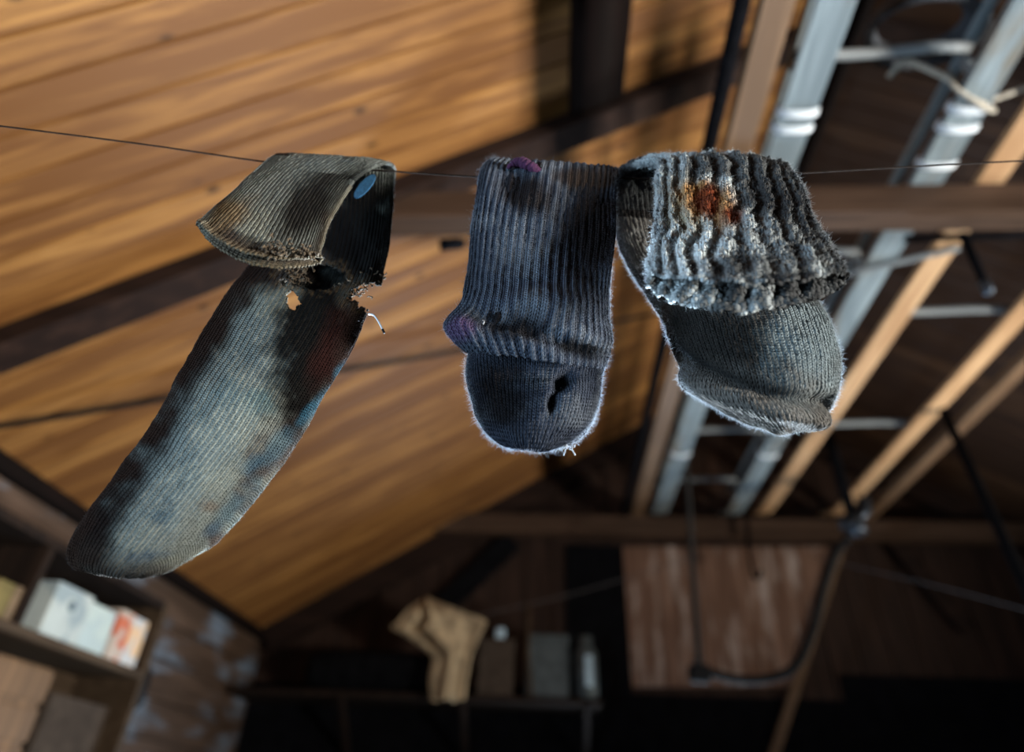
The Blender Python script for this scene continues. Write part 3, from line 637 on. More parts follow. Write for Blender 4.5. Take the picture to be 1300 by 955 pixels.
def fuzz(name, P, Nrm, keep, color, n, lmin, lmax, rad, mat, parent, lean=.9, seed=3, weight=None, pale=.35, edge=None):
    """loose wool fibres standing off the surface"""
    g = np.random.default_rng(seed); nv, nu = P.shape[:2]
    ok = keep.copy(); ok[-1] = False
    area_ = np.linalg.norm(np.cross(np.roll(P, -1, 1)-P, np.gradient(P, axis=0)), axis=2)*ok
    if weight is not None: area_ = area_*weight
    p = area_.ravel()/area_.sum(); id_ = g.choice(nv*nu, n, p=p)
    b0 = P.reshape(-1, 3)[id_]; nn = Nrm.reshape(-1, 3)[id_]
    b0 = b0 + g.normal(0, .0006, b0.shape) - nn*.0006
    d = nn*g.uniform(.3, 1.0, (n, 1)) + g.normal(0, lean*.55, (n, 3)); d /= np.linalg.norm(d, axis=1)[:, None]
    ln = lmin+(lmax-lmin)*g.random(n)**2.5; bend = g.normal(0, 1, (n, 3)); bend -= (bend*d).sum(1)[:, None]*d
    side = np.cross(d, g.normal(0, 1, (n, 3))); side /= np.linalg.norm(side, axis=1)[:, None]+1e-9; s2 = np.cross(d, side)
    K = 4; V = np.zeros((n, K, 3, 3))
    for k in range(K):
        t = k/(K-1); c = b0 + d*(ln*t)[:, None] + bend*(ln*.38*t*t)[:, None]; r = rad*(1-.6*t)
        for j in range(3):
            a = 2*math.pi*j/3; V[:, k, j] = c + r*(math.cos(a)*side+math.sin(a)*s2)
    base = (np.arange(n)*K*3)[:, None]; Fq = []
    for k in range(K-1):
        for j in range(3):
            l = (j+1) % 3; Fq.append(np.concatenate([base+k*3+j, base+k*3+l, base+(k+1)*3+l, base+(k+1)*3+j], 1))
    Fq = np.stack(Fq, 1).reshape(-1, 4); V = V.reshape(-1, 3)-np.array(parent.location)
    me = bpy.data.meshes.new(name); me.vertices.add(len(V)); me.vertices.foreach_set('co', V.ravel())
    me.loops.add(len(Fq)*4); me.loops.foreach_set('vertex_index', Fq.ravel()); me.polygons.add(len(Fq))
    me.polygons.foreach_set('loop_start', np.arange(0, len(Fq)*4, 4)); me.polygons.foreach_set('loop_total', np.full(len(Fq), 4)); me.update(calc_edges=True)
    me.polygons.foreach_set('use_smooth', np.ones(len(Fq), bool))
    if edge is not None: pale = pale+(.62-pale)*np.clip(edge.ravel()[id_], 0, 1)[:, None]  # fibres whitened towards the edges, rim light put into their colour
    fc = np.clip(color.reshape(-1, 3)[id_]*1.25*(1-pale)+np.array((.72,.78,.84))*pale, 0, 1); fc = np.repeat(fc, K*3, 0)
    ca = me.color_attributes.new('wool', 'FLOAT_COLOR', 'POINT'); ca.data.foreach_set('color', np.concatenate([fc, np.ones((len(fc), 1))], 1).ravel())
    me.materials.append(mat); o = bpy.data.objects.new(name, me); COL.objects.link(o); o.parent = parent; o['kind'] = 'stuff'
    return o
def mixc(base, col, k): return base*(1-k[..., None]) + np.array(col)*k[..., None]
YW = .455                                     # distance of the line

# ---- line
wp = [PS(-60, 153, .40), PS(0, 160, .405), PS(180, 183, .43), PS(340, 206, .452), PS(420, 213, .456), PS(505, 218, .459), PS(612, 225, .462), PS(700, 227, .463), PS(900, 226, .465), PS(1012, 220, .47), PS(1150, 212, .485), PS(1300, 204, .50), PS(1380, 199, .51)]
tag(MB().tube(spl(wp, 120), .0009, 6).build('clothes_line', WIRE, None, True), 'thin dark wire line stretched across the room holding up three socks', 'line')

# ---- sock 1: long thin grey green sock, torn at the heel
nu, nv = 512, 620
st = [((252,283,.385),(311,327,.374),(402,330,.388),.0036),
      ((268,268,.395),(330,304,.385),(406,312,.396),.0042),
      ((300,240,.415),(355,265,.412),(420,275,.412),.0050),
      ((330,212,.437),(386,226,.437),(452,228,.437),.0045),
      ((349,198,.452),(415,203,.452),(484,209,.452),.0045),
      ((353,202,.463),(425,208,.463),(500,211,.465),.0045),
      ((352,222,.474),(425,235,.474),(500,236,.476),.0045),
      ((346,270,.481),(420,285,.481),(496,292,.481),.005),
      ((333,310,.480),(410,330,.480),(489,336,.478),.006),
      ((308,348,.474),(392,366,.468),(480,370,.472),.009),
      ((290,374,.470),(378,397,.460),(464,397,.466),.013),
      ((267,413,.464),(355,440,.450),(441,448,.458),.016),
      ((241,460,.458),(322,494,.442),(406,510,.452),.017),
      ((212,510,.452),(292,546,.435),(374,566,.446),.017),
      ((182,560,.447),(258,594,.430),(336,614,.440),.017),
      ((149,604,.443),(224,636,.427),(302,654,.436),.0165),
      ((119,642,.440),(192,672,.425),(270,689,.433),.015),
      ((100,674,.438),(168,700,.425),(240,711,.431),.0125),
      ((91,700,.436),(150,718,.426),(213,726,.430),.009),
      ((94,716,.435),(142,728,.428),(190,731,.430),.0045),
      ((106,723,.434),(142,730,.429),(174,731,.430),.001)]
P, Ln, vv, Q = sweep(st, nu, nv)
sx_, sy_2 = px_of(P)                           # where each stitch sits, used to lay out stains, painted shade and tears
ph = 2*np.pi*np.arange(nu)/nu; front = (np.sin(ph) > 0)[None, :]*np.ones((nv, 1), bool)
Nm = grid_normals(P)
toC = np.array((0, 0, H0))-P; facing = (Nm*toC).sum(2) > 0
if facing[nv*3//4].mean() > 0: pass
outw = np.sign(np.median(((P-P.mean(1, keepdims=True))*Nm).sum(2))); Nm = Nm*outw
facing = (Nm*toC).sum(2) > 0
NR = 80
U = (ph/(2*np.pi)*NR)[None, :]*np.ones((nv, 1)); Vr = (vv/.0021)[:, None]*np.ones((1, nu))
wob = fbm(U*.12, Vr*.02, 40, 3)
rib = np.cos(2*np.pi*U)*.0005
low = (fbm(U*.10, Vr*.013, 41, 4, None)-.5)
wrap = np.minimum(ph, 2*np.pi-ph)/np.pi
low = (fbm(wrap[None, :]*5+3*front, vv[:, None]*26, 41, 4)-.5)
leg = smooth3(vv, .16, .26)[:, None]
disp = rib*(1-.25*leg) + low*.006*(.5+.5*leg) + (fbm(wrap[None, :]*60+7*front, vv[:, None]*300, 43, 3)-.5)*.0007
# thick curled hem at the opening
hem = np.exp(-(vv/.006)**2)[:, None]; disp = disp + .0016*(np.exp(-(ph/.13)**2)+np.exp(-((ph-2*np.pi)/.13)**2))[None, :]*(vv < .14)[:, None]
disp = disp + hem*(.0022+.0028*(fbm(U*.7, Vr*.25, 44, 3)-.4))
P = P + Nm*disp[:, :, None]
Nm2 = grid_normals(P)*outw
# colour of the wool
c = np.zeros((nv, nu, 3)) + np.array((.165,.18,.165))
c = mixc(c, (.24,.25,.21), .7*smooth3(fbm(sx_/55., sy_2/55., 50, 4), .5, .7))
c = mixc(c, (.060,.042,.036), .85*smooth3(fbm(sx_/70.+4, sy_2/70., 51, 4), .56, .70))
brown_edge = [(250,440,26,70,30),(200,545,26,70,32),(150,625,24,70,35),(112,690,34,40,20),(330,345,30,30,0)]
for i, (x_, y_, a_, b_, g_) in enumerate(brown_edge): c = mixc(c, (.012,.007,.006), .95*blob(sx_, sy_2, x_, y_, a_, b_, g_, .5, 60+i))
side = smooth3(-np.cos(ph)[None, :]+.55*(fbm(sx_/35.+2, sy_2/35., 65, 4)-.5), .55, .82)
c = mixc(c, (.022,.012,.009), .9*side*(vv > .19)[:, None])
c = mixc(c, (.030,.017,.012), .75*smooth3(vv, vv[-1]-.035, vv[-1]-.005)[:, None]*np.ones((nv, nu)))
c = mixc(c, (.20,.135,.07), .8*blob(sx_, sy_2, 290, 275, 34, 17, -35, .5, 70)*facing)
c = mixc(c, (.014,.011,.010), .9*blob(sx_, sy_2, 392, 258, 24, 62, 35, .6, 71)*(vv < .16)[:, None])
c = mixc(c, (.04,.028,.022), .75*blob(sx_, sy_2, 325, 318, 60, 12, 25, .5, 72)*(vv < .12)[:, None])
legm = (vv > .17)[:, None]
c = mixc(c, (.004,.0035,.0035), .985*blob(sx_, sy_2, 388, 440, 46, 100, 12, .35, 73)*legm)  # scorched heel, blackened further for the shade inside the hole
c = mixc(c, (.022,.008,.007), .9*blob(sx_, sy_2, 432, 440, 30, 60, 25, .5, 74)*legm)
c = mixc(c, (.006,.005,.005), .97*blob(sx_, sy_2, 455, 300, 60, 80, 0, .4, 75)*(vv > .15)[:, None])  # shade inside the fold, painted on the back leg
for i, (x_, y_, a_, b_, g_, col) in enumerate([(345,575,34,12,-52,(.05,.15,.22)),(300,640,30,12,-45,(.07,.17,.24)),(320,590,16,9,-45,(.05,.16,.25)),(270,672,16,9,-40,(.03,.09,.17)),(205,655,18,9,10,(.03,.09,.14)),
        (190,705,26,7,-5,(.03,.075,.13)),(395,520,24,7,-52,(.05,.19,.30)),(290,500,20,14,-45,(.07,.14,.16)),(330,510,18,20,-45,(.08,.17,.19)),(258,530,12,6,60,(.04,.10,.12)),(265,643,10,8,0,(.20,.11,.06)),(430,470,14,5,-60,(.05,.16,.24))]):
    c = mixc(c, np.array(col)*.7, .5*blob(sx_, sy_2, x_, y_, a_, b_, g_, .6, 80+i, 1.1))
c = mixc(c, (.22,.262,.25), .6*blob(sx_, sy_2, 255, 575, 45, 95, 38, .7, 95, .9)*facing)  # lit middle of the foot, painted paler on the camera side
c = mixc(c, (.20,.16,.10), .5*hem)
inside_blue = blob(sx_, sy_2, 462, 238, 20, 22, -40, .12, 96, .2)*((vv > .05) & (vv < .20))[:, None]
rim = np.exp(-((ph-0)/.28)**2)+np.exp(-((ph-2*np.pi)/.28)**2)
c = mixc(c, (.27,.24,.17), .5*(rim[None, :]*(vv < .14)[:, None]*smooth3(vv, 0, .02)[:, None]))
# wear: holes through the heel
rag = (fbm(sx_/9., sy_2/9., 101, 4)-.5)*26 + (fbm(sx_/3.5, sy_2/3.5, 106, 2)-.5)*12
dn = np.hypot((sx_-472)/1.15, (sy_2-375)/.62)                      # bite in the right edge
dh = np.hypot((sx_-373)/.62, (sy_2-381)/1.0)
dh2 = np.hypot((sx_-398)/1.25, (sy_2-352)/.55)
keep = ~(((dn+rag < 27) | (dh+rag*.7 < 13)) & legm)
front_keep = ~((dh2+rag < 30) & legm & facing)
keep &= front_keep
frays = np.clip(1-np.abs(dn+rag-32)/9, 0, 1)*legm + np.clip(1-np.abs(dh2+rag-36)/9, 0, 1)*legm*facing
c = mixc(c, (.10,.066,.036), .6*np.clip(frays, 0, 1)*smooth3(fbm(sx_/6., sy_2/6., 120, 3), .35, .6))
e1 = empty('wool_sock', (PS(425, 212, YW)), 'long thin grey green sock with torn heel, folded over the wire at left', 'sock', None)
W1 = wool('grey green knit', .8, .95, .0)
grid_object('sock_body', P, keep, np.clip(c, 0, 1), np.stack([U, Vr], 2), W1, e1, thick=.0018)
F1 = fuzz_mat('brown grey fibre', (.34,.31,.25))
edge = (.25+5*smooth3(np.abs(np.cos(ph)), .85, .98))[None, :]*np.ones((nv, 1))
fuzz('wool_fuzz', P, Nm2, keep, np.clip(c, 0, 1), 22000, .0004, .0024, .00008, F1, e1, seed=5, weight=edge, pale=.0, edge=.35*smooth3(np.abs(np.cos(ph)), .9, .99)[None, :]*np.ones((nv, 1)))
# unravelled yarn at the tear
m2 = MB(); g = random.Random(11)
def yarn(px, py, Y, n, spread, ln, r, mb=m2):
    for _ in range(n):
        a = PS(px+g.gauss(0, spread), py+g.gauss(0, spread*.6), Y+g.gauss(0, .002)); pts = [a]; d = np.array((g.gauss(0,1), g.gauss(0,.5), g.gauss(-.5,1)))
        for k in range(6): d = d*.6+np.array((g.gauss(0,1), g.gauss(0,.6), g.gauss(0,1))); pts.append(pts[-1]+nrm(d)*ln/6)
        mb.tube(spl(pts, 14), r, 5)
yarn(468, 352, .474, 40, 8, .009, .0006); yarn(448, 368, .470, 46, 8, .008, .0006); yarn(376, 350, .464, 50, 9, .009, .0006); yarn(348, 314, .374, 40, 10, .005, .0007); yarn(384, 320, .382, 36, 8, .005, .0007)
m2.build('frayed_yarn', plain('frayed buff yarn', (.085,.06,.036), .9, 0, .5, 400), e1, True)['kind'] = 'stuff'
m2 = MB(); pts = [PS(*q) for q in ((468,399,.462),(474,400,.46),(479,406,.459),(484,415,.458),(487,421,.458))]
m2.tube(spl(pts, 16), .00085, 6); tt = m2.build('loose_thread', plain('white thread', (.8,.82,.84), .7, 0, .1, 100), e1, True); tt['label'] = 'white loose thread'
m2 = MB(); m2.tube([PS(485.5,418,.458), PS(488,423,.4578)], [.0012,.0009], 6); m2.build('thread_tip', RUBBER, e1, True)['label'] = 'black tip of the thread'
# blue patch sewn inside the fold
m2 = MB(); ang = np.linspace(0, 2*math.pi, 30)[:-1]; V = [PS(461, 236, .4655)]; V += [PS(463+13*math.cos(a)-4*math.sin(a), 236+12*math.sin(a)-9*math.cos(a), .4655) for a in ang]; n = len(V)
V2 = [v+np.array((0,.0014,0)) for v in V]
Fs = [(0, 1+i, 1+(i+1) % (n-1)) for i in range(n-1)]; Fs += [(n, n+1+(i+1) % (n-1), n+1+i) for i in range(n-1)]; Fs += [(1+i, n+1+i, n+1+(i+1) % (n-1), 1+(i+1) % (n-1)) for i in range(n-1)]
t2 = m2.add(V+V2, Fs).build('patch', plain('blue cloth patch', (.02,.10,.21), .85, 0, .3, 500, .3), e1); t2['label'] = 'blue patch inside the fold'

# ---- sock 2: dark grey ribbed sock
nu, nv = 512, 560
st = [((594,440,.437),(680,450,.428),(768,465,.437),.0085),
      ((578,428,.434),(676,437,.424),(776,450,.434),.010),
      ((566,411,.436),(672,421,.424),(777,428,.434),.010),
      ((586,383,.436),(680,395,.427),(771,398,.436),.008),
      ((594,340,.439),(683,350,.433),(776,346,.440),.0065),
      ((599,290,.443),(688,298,.438),(782,296,.444),.006),
      ((605,245,.447),(694,255,.445),(782,252,.448),.006),
      ((612,216,.453),(698,224,.453),(784,228,.453),.006),
      ((620,206,.461),(700,214,.461),(784,216,.461),.006),
      ((626,210,.470),(700,217,.470),(782,219,.470),.006),
      ((622,250,.478),(698,260,.478),(772,266,.478),.006),
      ((608,340,.478),(688,350,.478),(774,356,.478),.007),
      ((597,420,.472),(682,436,.466),(771,436,.472),.010),
      ((593,455,.467),(678,472,.456),(766,468,.467),.013),
      ((594,492,.461),(676,508,.448),(759,503,.461),.0145),
      ((603,525,.456),(674,538,.444),(749,535,.456),.013),
      ((619,549,.453),(672,558,.444),(731,555,.453),.010),
      ((636,562,.451),(672,567,.446),(712,566,.451),.006),
      ((655,570,.450),(673,571,.448),(695,571,.450),.001)]
P, Ln, vv, Q = sweep(st, nu, nv); sx_, sy_2 = px_of(P)
ph = 2*np.pi*np.arange(nu)/nu; front = (np.sin(ph) > 0)[None, :]*np.ones((nv, 1), bool); wrap = np.minimum(ph, 2*np.pi-ph)/np.pi
Nm = grid_normals(P); outw = np.sign(np.median(((P-P.mean(1, keepdims=True))*Nm).sum(2))); Nm = Nm*outw
toC = np.array((0, 0, H0))-P; facing = (Nm*toC).sum(2) > 0
vfold = vv[np.argmin(np.abs(np.arange(nv)/(nv-1)*(len(st)-1)-8))] if False else vv[np.argmin(P[:, :, 1].mean(1)*0+np.abs(sy_2.mean(1)-sy_2.mean(1).min()))]
cuff = (1-smooth3(vv, vfold+.02, vfold+.06))[:, None]; toe = 1-cuff
NR = 48; U = (ph/(2*np.pi)*NR)[None, :]*np.ones((nv, 1)); U2 = U*1.9; Vr = (vv/.0026)[:, None]*np.ones((1, nu))
sway = .35*(fbm(np.zeros((nv, nu))+vv[:, None]*25, U*.1, 140, 3)-.5)
ribw = np.cos(2*np.pi*(U+sway)); rib = (np.sign(ribw)*np.abs(ribw)**.8)*.00055*cuff + np.cos(2*np.pi*U2)*.0004*toe
rib = rib*(.6+.8*fbm(U*.5, Vr*.1, 141, 3))
low = (fbm(wrap[None, :]*5+3*front, vv[:, None]*24, 142, 4)-.5)
# pulled-in folds and hollows where the cuff bags out above the hem
def dent(x_, y_, a_, b_, g_, amp, sel, sf=.8): return -amp*blob(sx_, sy_2, x_, y_, a_, b_, g_, sf, 150+int(x_), .15)*sel
onc = (vv < vfold)[:, None]; ont = (vv > vfold+.08)[:, None]
disp = rib + low*.006 + (fbm(wrap[None, :]*70+7*front, vv[:, None]*330, 143, 3)-.5)*.0011
disp = disp + dent(622, 406, 22, 15, 0, .007, onc, .8) + dent(660, 406, 28, 15, 0, .007, onc, .8) + dent(690, 424, 26, 10, 10, .007, onc, .5) + dent(735, 440, 34, 11, 12, .009, onc) + dent(650, 232, 18, 22, 0, .006, onc) + dent(745, 285, 38, 60, 0, .006, onc)
disp = disp - dent(700, 385, 40, 16, 5, .006, onc) - dent(590, 420, 22, 18, 0, .004, onc)
disp = disp + dent(715, 483, 10, 16, 30, .007, ont, .6) + dent(702, 510, 7, 13, 10, .006, ont, .6) + dent(640, 500, 34, 30, 20, .008, ont) - dent(730, 520, 22, 30, 10, .004, ont) + dent(680, 470, 50, 9, 5, .006, ont)
hem = np.exp(-(vv/.004)**2)[:, None]; disp = disp + hem*(.0016+.002*(fbm(U*.8, Vr*.3, 144, 3)-.4))
P = P + Nm*disp[:, :, None]; Nm2 = grid_normals(P)*outw
c = np.zeros((nv, nu, 3)) + np.array((.048,.058,.082))
c = mixc(c, (.135,.155,.185), .7*smooth3(fbm(sx_/40., sy_2/40., 160, 4), .5, .7))
crest = np.clip((ribw+.1), 0, 1)*cuff; c = mixc(c, (.19,.23,.29), .4*crest)  # rib crests painted lighter, as if catching the light
c = mixc(c, (.010,.008,.008), .97*blob(sx_, sy_2, 752, 288, 44, 70, 0, .5, 161)*onc)  # shaded right side of the cuff, painted dark
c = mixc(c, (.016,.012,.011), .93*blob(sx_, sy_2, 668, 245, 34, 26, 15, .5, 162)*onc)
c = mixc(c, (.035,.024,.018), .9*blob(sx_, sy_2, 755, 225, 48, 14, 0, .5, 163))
c = mixc(c, (.007,.006,.007), .95*blob(sx_, sy_2, 645, 412, 46, 15, 8, .7, 164, 1.1)*onc)  # hollow above the hem with its shade painted in
c = mixc(c, (.006,.006,.007), .95*blob(sx_, sy_2, 735, 442, 36, 12, 12, .5, 169)*onc)  # right-hand hollow, shade painted in as well
c = mixc(c, (.008,.007,.008), .95*blob(sx_, sy_2, 632, 500, 44, 50, 20, .6, 165)*ont)  # shaded left half of the toe, painted dark
c = mixc(c, (.010,.010,.011), .95*blob(sx_, sy_2, 715, 483, 10, 15, 30, .4, 166)*ont)  # this dent and the next are darkened to carry their shade
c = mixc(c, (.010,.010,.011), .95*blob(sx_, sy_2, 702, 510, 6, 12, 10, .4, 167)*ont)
c = mixc(c, (.10,.05,.13), .6*blob(sx_, sy_2, 585, 418, 18, 16, 0, .5, 168)*onc)
keep = np.ones((nv, nu), bool)
e2 = empty('wool_sock', PS(695, 214, .461), 'dark blue grey ribbed sock doubled over the wire, middle of the three', 'sock')
W2 = wool('charcoal knit', .9, .95, .0)
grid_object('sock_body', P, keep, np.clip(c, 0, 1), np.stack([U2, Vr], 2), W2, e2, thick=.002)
F2 = fuzz_mat('pale grey fibre', (.55,.60,.66))
edge = (1+5*smooth3(np.abs(np.cos(ph)), .8, .97))[None, :]*(.5+.8*toe) + 9*smooth3(vv, vv[-1]-.05, vv[-1]-.01)[:, None]*~facing
fuzz('wool_fuzz', P, Nm2, keep, np.clip(c, 0, 1), 80000, .0006, .0060, .00009, F2, e2, seed=6, weight=edge, pale=.02, edge=np.maximum(smooth3(np.abs(np.cos(ph)), .9, .99)[None, :]*(.4+.6*toe), smooth3(vv, vv[-1]-.04, vv[-1]-.015)[:, None]*~facing))
m2 = MB(); n_ = 40; pp = spl(np.array([PS(644,214,.449), PS(652,208,.448), PS(661,206,.447), PS(671,210,.446), PS(680,215,.447), PS(688,219,.449)]), n_); g = random.Random(3)
m2.tube(pp, [.0052*math.sin(math.pi*(i+.6)/(n_+.2))**.6*(1+g.uniform(-.22,.22)) for i in range(n_)], 16)
t2 = m2.build('darning_patch', plain('purple wool', (.045,.008,.040), .95, 0, .4, 500, .5), e2, True); t2['label'] = 'purple wool darning at the fold'
m2 = MB(); g = random.Random(5); yarn(722, 568, .452, 9, 3, .006, .0006, m2); yarn(612, 406, .424, 1, 1, .006, .0006, m2)
m2.build('frayed_yarn', plain('pale grey yarn', (.4,.42,.45), .9, 0, .3, 400), e2, True)['kind'] = 'stuff'

# ---- sock 3: thick grey wool sock with chunky ribs
nu, nv = 576, 560
st = [((824,355,.392),(945,378,.372),(1078,353,.394),.0135),
      ((826,343,.397),(944,364,.378),(1070,342,.398),.0130),
      ((830,318,.407),(941,335,.392),(1054,318,.406),.010),
      ((833,280,.421),(935,293,.412),(1036,285,.419),.0085),
      ((835,240,.437),(928,250,.433),(1021,248,.435),.008),
      ((836,217,.447),(923,222,.446),(1010,226,.446),.008),
      ((833,206,.458),(915,208,.458),(997,211,.459),.008),
      ((798,211,.472),(900,208,.473),(990,213,.473),.0075),
      ((776,224,.488),(890,225,.488),(992,225,.486),.0075),
      ((772,252,.497),(888,258,.497),(1000,256,.494),.0075),
      ((784,305,.500),(897,318,.498),(1012,318,.495),.009),
      ((803,348,.494),(915,366,.486),(1028,366,.488),.014),
      ((836,393,.482),(945,410,.462),(1051,402,.474),.0185),
      ((852,440,.470),(958,455,.446),(1065,450,.462),.020),
      ((876,484,.462),(970,498,.438),(1066,478,.455),.018),
      ((906,515,.457),(982,522,.438),(1060,503,.451),.0145),
      ((940,535,.453),(993,538,.441),(1050,522,.449),.009),
      ((966,544,.451),(999,545,.444),(1038,533,.448),.005),
      ((985,547,.450),(1003,547,.446),(1024,540,.447),.001)]
P, Ln, vv, Q = sweep(st, nu, nv); sx_, sy_2 = px_of(P)
ph = 2*np.pi*np.arange(nu)/nu; front = (np.sin(ph) > 0)[None, :]*np.ones((nv, 1), bool); wrap = np.minimum(ph, 2*np.pi-ph)/np.pi
Nm = grid_normals(P); outw = np.sign(np.median(((P-P.mean(1, keepdims=True))*Nm).sum(2))); Nm = Nm*outw
toC = np.array((0, 0, H0))-P; facing = (Nm*toC).sum(2) > 0
vfold = vv[np.argmin(sy_2.mean(1))]; cuff = (1-smooth3(vv, vfold+.03, vfold+.07))[:, None]; toe = 1-cuff
onc = (vv < vfold)[:, None]; ont = (vv > vfold+.08)[:, None]
NR = 22; U = (ph/(2*np.pi)*NR)[None, :]*np.ones((nv, 1)); U2 = U*4; Vr = (vv/.0030)[:, None]*np.ones((1, nu))
sway = 1.5*(fbm(vv[:, None]*22+U*0, U*.22, 240, 4)-.5)
ribw = np.cos(2*np.pi*(U+sway)); rib = (np.sign(ribw)*np.abs(ribw)**.6)*.0021*cuff*(.1+1.5*fbm(U*.4, Vr*.09, 241, 3))*(.35+.65*smooth3(vv, .002, .02))[:, None] + np.cos(2*np.pi*U2)*.00032*toe
low = (fbm(wrap[None, :]*5+3*front, vv[:, None]*24, 242, 4)-.5); pill = fbm(wrap[None, :]*95+7*front, vv[:, None]*330, 243, 4)-.5
disp = rib + low*.007 + pill*(.0046*cuff+.0018*toe) + (fbm(wrap[None, :]*40+7*front, vv[:, None]*120, 247, 3)-.5)*.005*cuff
hem = np.exp(-(vv/.006)**2)[:, None]; disp = disp + hem*(.0016+.003*(fbm(U*.9, Vr*.3, 244, 4)-.45))
crx = (sy_2 - (455+(sx_-860)*.30 + 9*np.sin((sx_-860)/60)))                  # heel crease across the foot
disp = disp + ont*facing*(-.010*np.exp(-(crx/11)**2) + .008*np.exp(-((crx-22)/13)**2) - .004*smooth3(-crx, 0, 40)*np.exp(-((sx_-930)/70)**2))
P = P + Nm*disp[:, :, None]; Nm2 = grid_normals(P)*outw
c = np.zeros((nv, nu, 3)) + np.array((.40,.435,.44))
c = mixc(c, (.66,.72,.73), .8*smooth3(fbm(sx_/26., sy_2/26., 260, 4), .48, .68))
c = mixc(c, (.035,.035,.035), .75*smooth3(-ribw, .1, 1)*cuff)  # valleys between the ribs darkened, shade put into the colour
c = mixc(c, (.035,.034,.034), .88*smooth3(fbm(sx_/42.+3, sy_2/42., 261, 4)+.0018*(sx_-895), .46, .60)*onc)  # cuff darkens to the right, shade painted with mottling
c = mixc(c, (.70,.77,.79), .7*blob(sx_, sy_2, 862, 305, 42, 62, -10, .7, 259, .8)*onc*smooth3(ribw, -.6, .3))  # lit ribs at the left, painted brighter
c = mixc(c, (.05,.05,.05), .55*blob(sx_, sy_2, 985, 320, 65, 45, 20, .7, 258, .9)*onc)  # more painted shade on the right of the cuff
c = mixc(c, (.30,.24,.14), .7*blob(sx_, sy_2, 868, 262, 24, 34, -25, .6, 262)*onc)
for i, (x_, y_, a_, b_, g_) in enumerate(((892,253,19,15,10),(918,266,14,16,-20),(885,242,10,7,0))):
    c = mixc(c, (.36,.19,.06), .85*blob(sx_, sy_2, x_, y_, a_*1.5, b_*1.4, g_, .5, 268+i, .7)*onc)
for i, (x_, y_, a_, b_, g_) in enumerate(((893,254,20,17,10),(928,273,17,16,-20))):
    c = mixc(c, (.15,.030,.010), .97*blob(sx_, sy_2, x_, y_, a_, b_, g_, .4, 264+i, .7)*onc)
c = mixc(c, (.035,.034,.034), .85*blob(sx_, sy_2, 985, 262, 45, 28, 20, .6, 274)*onc)  # painted shade at the cuff's upper right
footc = np.array((.062,.047,.035)); c = mixc(c, footc, np.clip(ont*1.0*(.85-.0*U), 0, 1)*np.ones((nv, nu)))
c = mixc(c, (.014,.013,.012), .95*blob(sx_, sy_2, 920, 428, 95, 46, 15, .5, 270)*ont)  # shade above the heel crease, painted on the foot
c = mixc(c, (.17,.22,.24), .75*blob(sx_, sy_2, 1030, 430, 45, 70, 0, .7, 271, .9)*ont)  # painted highlight on the right of the foot
c = mixc(c, (.010,.009,.008), .85*np.exp(-((crx+7)/11)**2)*smooth3(-(sx_-1030), -10, 30)*ont*facing)  # dark line deepening the crease, shade put into the colour
c = mixc(c, (.012,.010,.009), .93*(((vv > vfold+.012) & (vv < vfold+.09))[:, None])*np.ones((nv, nu)))  # inner side of the fold painted dark to hold its shade
keep = np.ones((nv, nu), bool)
e3 = empty('wool_sock', PS(915, 208, .459), 'thick fuzzy grey wool sock with rust stained chunky ribbed cuff, at right', 'sock')
W3 = wool('thick grey wool', .8, .97, .02)
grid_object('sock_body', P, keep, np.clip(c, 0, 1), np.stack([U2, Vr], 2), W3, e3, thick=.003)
F3 = fuzz_mat('pale wool fibre', (.58,.62,.64))
edge = (1+3*smooth3(np.abs(np.cos(ph)), .8, .97))[None, :]*(1+1.5*toe) + 12*smooth3(vv, vv[-1]-.06, vv[-1]-.015)[:, None]*~facing + 2*(cuff > .5)
fuzz('wool_fuzz', P, Nm2, keep, np.clip(c, 0, 1), 120000, .0006, .0055, .0001, F3, e3, seed=8, weight=edge, pale=.05, edge=np.maximum(smooth3(np.abs(np.cos(ph)), .9, .99)[None, :]*np.ones((nv, 1)), smooth3(vv, vv[-1]-.05, vv[-1]-.02)[:, None]*~facing))
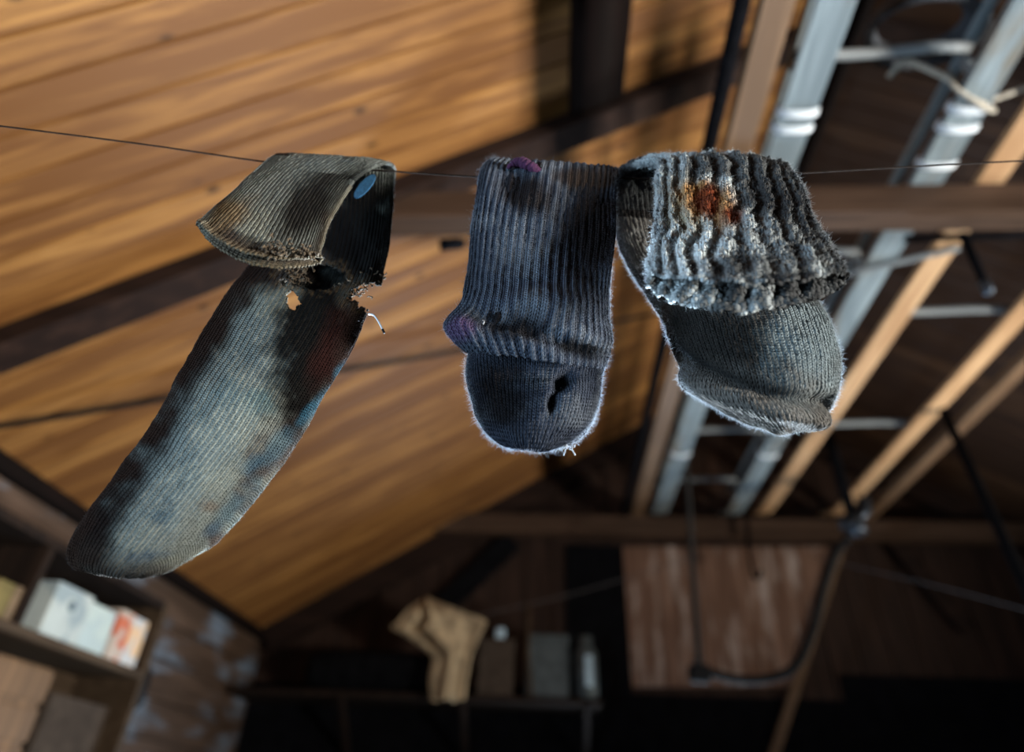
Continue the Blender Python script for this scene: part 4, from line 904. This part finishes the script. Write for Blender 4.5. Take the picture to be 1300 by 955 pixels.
# ------------------------------------------------------------------ light
def area(name, loc, target, sx, sy_, power, col, spread=math.pi):
    l = bpy.data.lights.new(name, 'AREA'); l.shape = 'RECTANGLE'; l.size = sx; l.size_y = sy_; l.energy = power; l.color = col; l.spread = spread
    o = bpy.data.objects.new(name, l); COL.objects.link(o); o.location = loc
    d = Vector(target)-Vector(loc); o.rotation_euler = d.to_track_quat('-Z', 'Y').to_euler(); return o
POW = dict(R=235, B=0, F=140, L=112, G=190, S=48)
area('daylight_right_window', (RIGHTX+.08, (WY0+WY1)/2, (WZ0+WZ1)/2), (-.1, .15, 3.0), .95, .68, POW['R'], (1.0, .93, .84), math.radians(84))
area('bar_fill_light', (RIGHTX+.08, (VY0+VY1)/2, (VZ0+VZ1)/2), (2.1, 2.7, 3.2), .7, .55, POW['S'], (1.0, .90, .76), math.radians(70))  # added fill that brightens the bars at right
area('daylight_rear_window', ((BX0+BX1)/2, YN-.08, (BZ0+BZ1)/2), ((BX0+BX1)/2, 0, (BZ0+BZ1)/2), 1.2, 1.0, POW['B'], (.62, .82, 1.0))
area('daylight_far_window', ((FX0+FX1)/2, YF+.08, (FZ0+FZ1)/2), ((FX0+FX1)/2, 0, (FZ0+FZ1)/2), 1.4, .6, POW['F'], (.72, .86, 1.0))
area('daylight_left_window', (EX-.08, (LY0+LY1)/2, (LZ0+LZ1)/2), (0, (LY0+LY1)/2, (LZ0+LZ1)/2), .8, .75, POW['L'], (.62, .82, 1.0))
area('sock_rim_beam', ((FX0+FX1)/2-.3, YF+.09, (FZ0+FZ1)/2), (.0, .45, 1.80), .7, .5, POW['G'], (.80, .90, 1.0), math.radians(42))  # added narrow beam that gives the socks their bright rims
wd_ = bpy.data.worlds.new('sky'); SC.world = wd_; wd_.use_nodes = True
bg = wd_.node_tree.nodes['Background']; bg.inputs[0].default_value = (.55,.72,1,1); bg.inputs[1].default_value = .03
SC.view_settings.view_transform = 'Standard'; SC.view_settings.look = 'None'; SC.view_settings.exposure = 0.; SC.view_settings.gamma = 1; SC.view_settings.use_curve_mapping = False
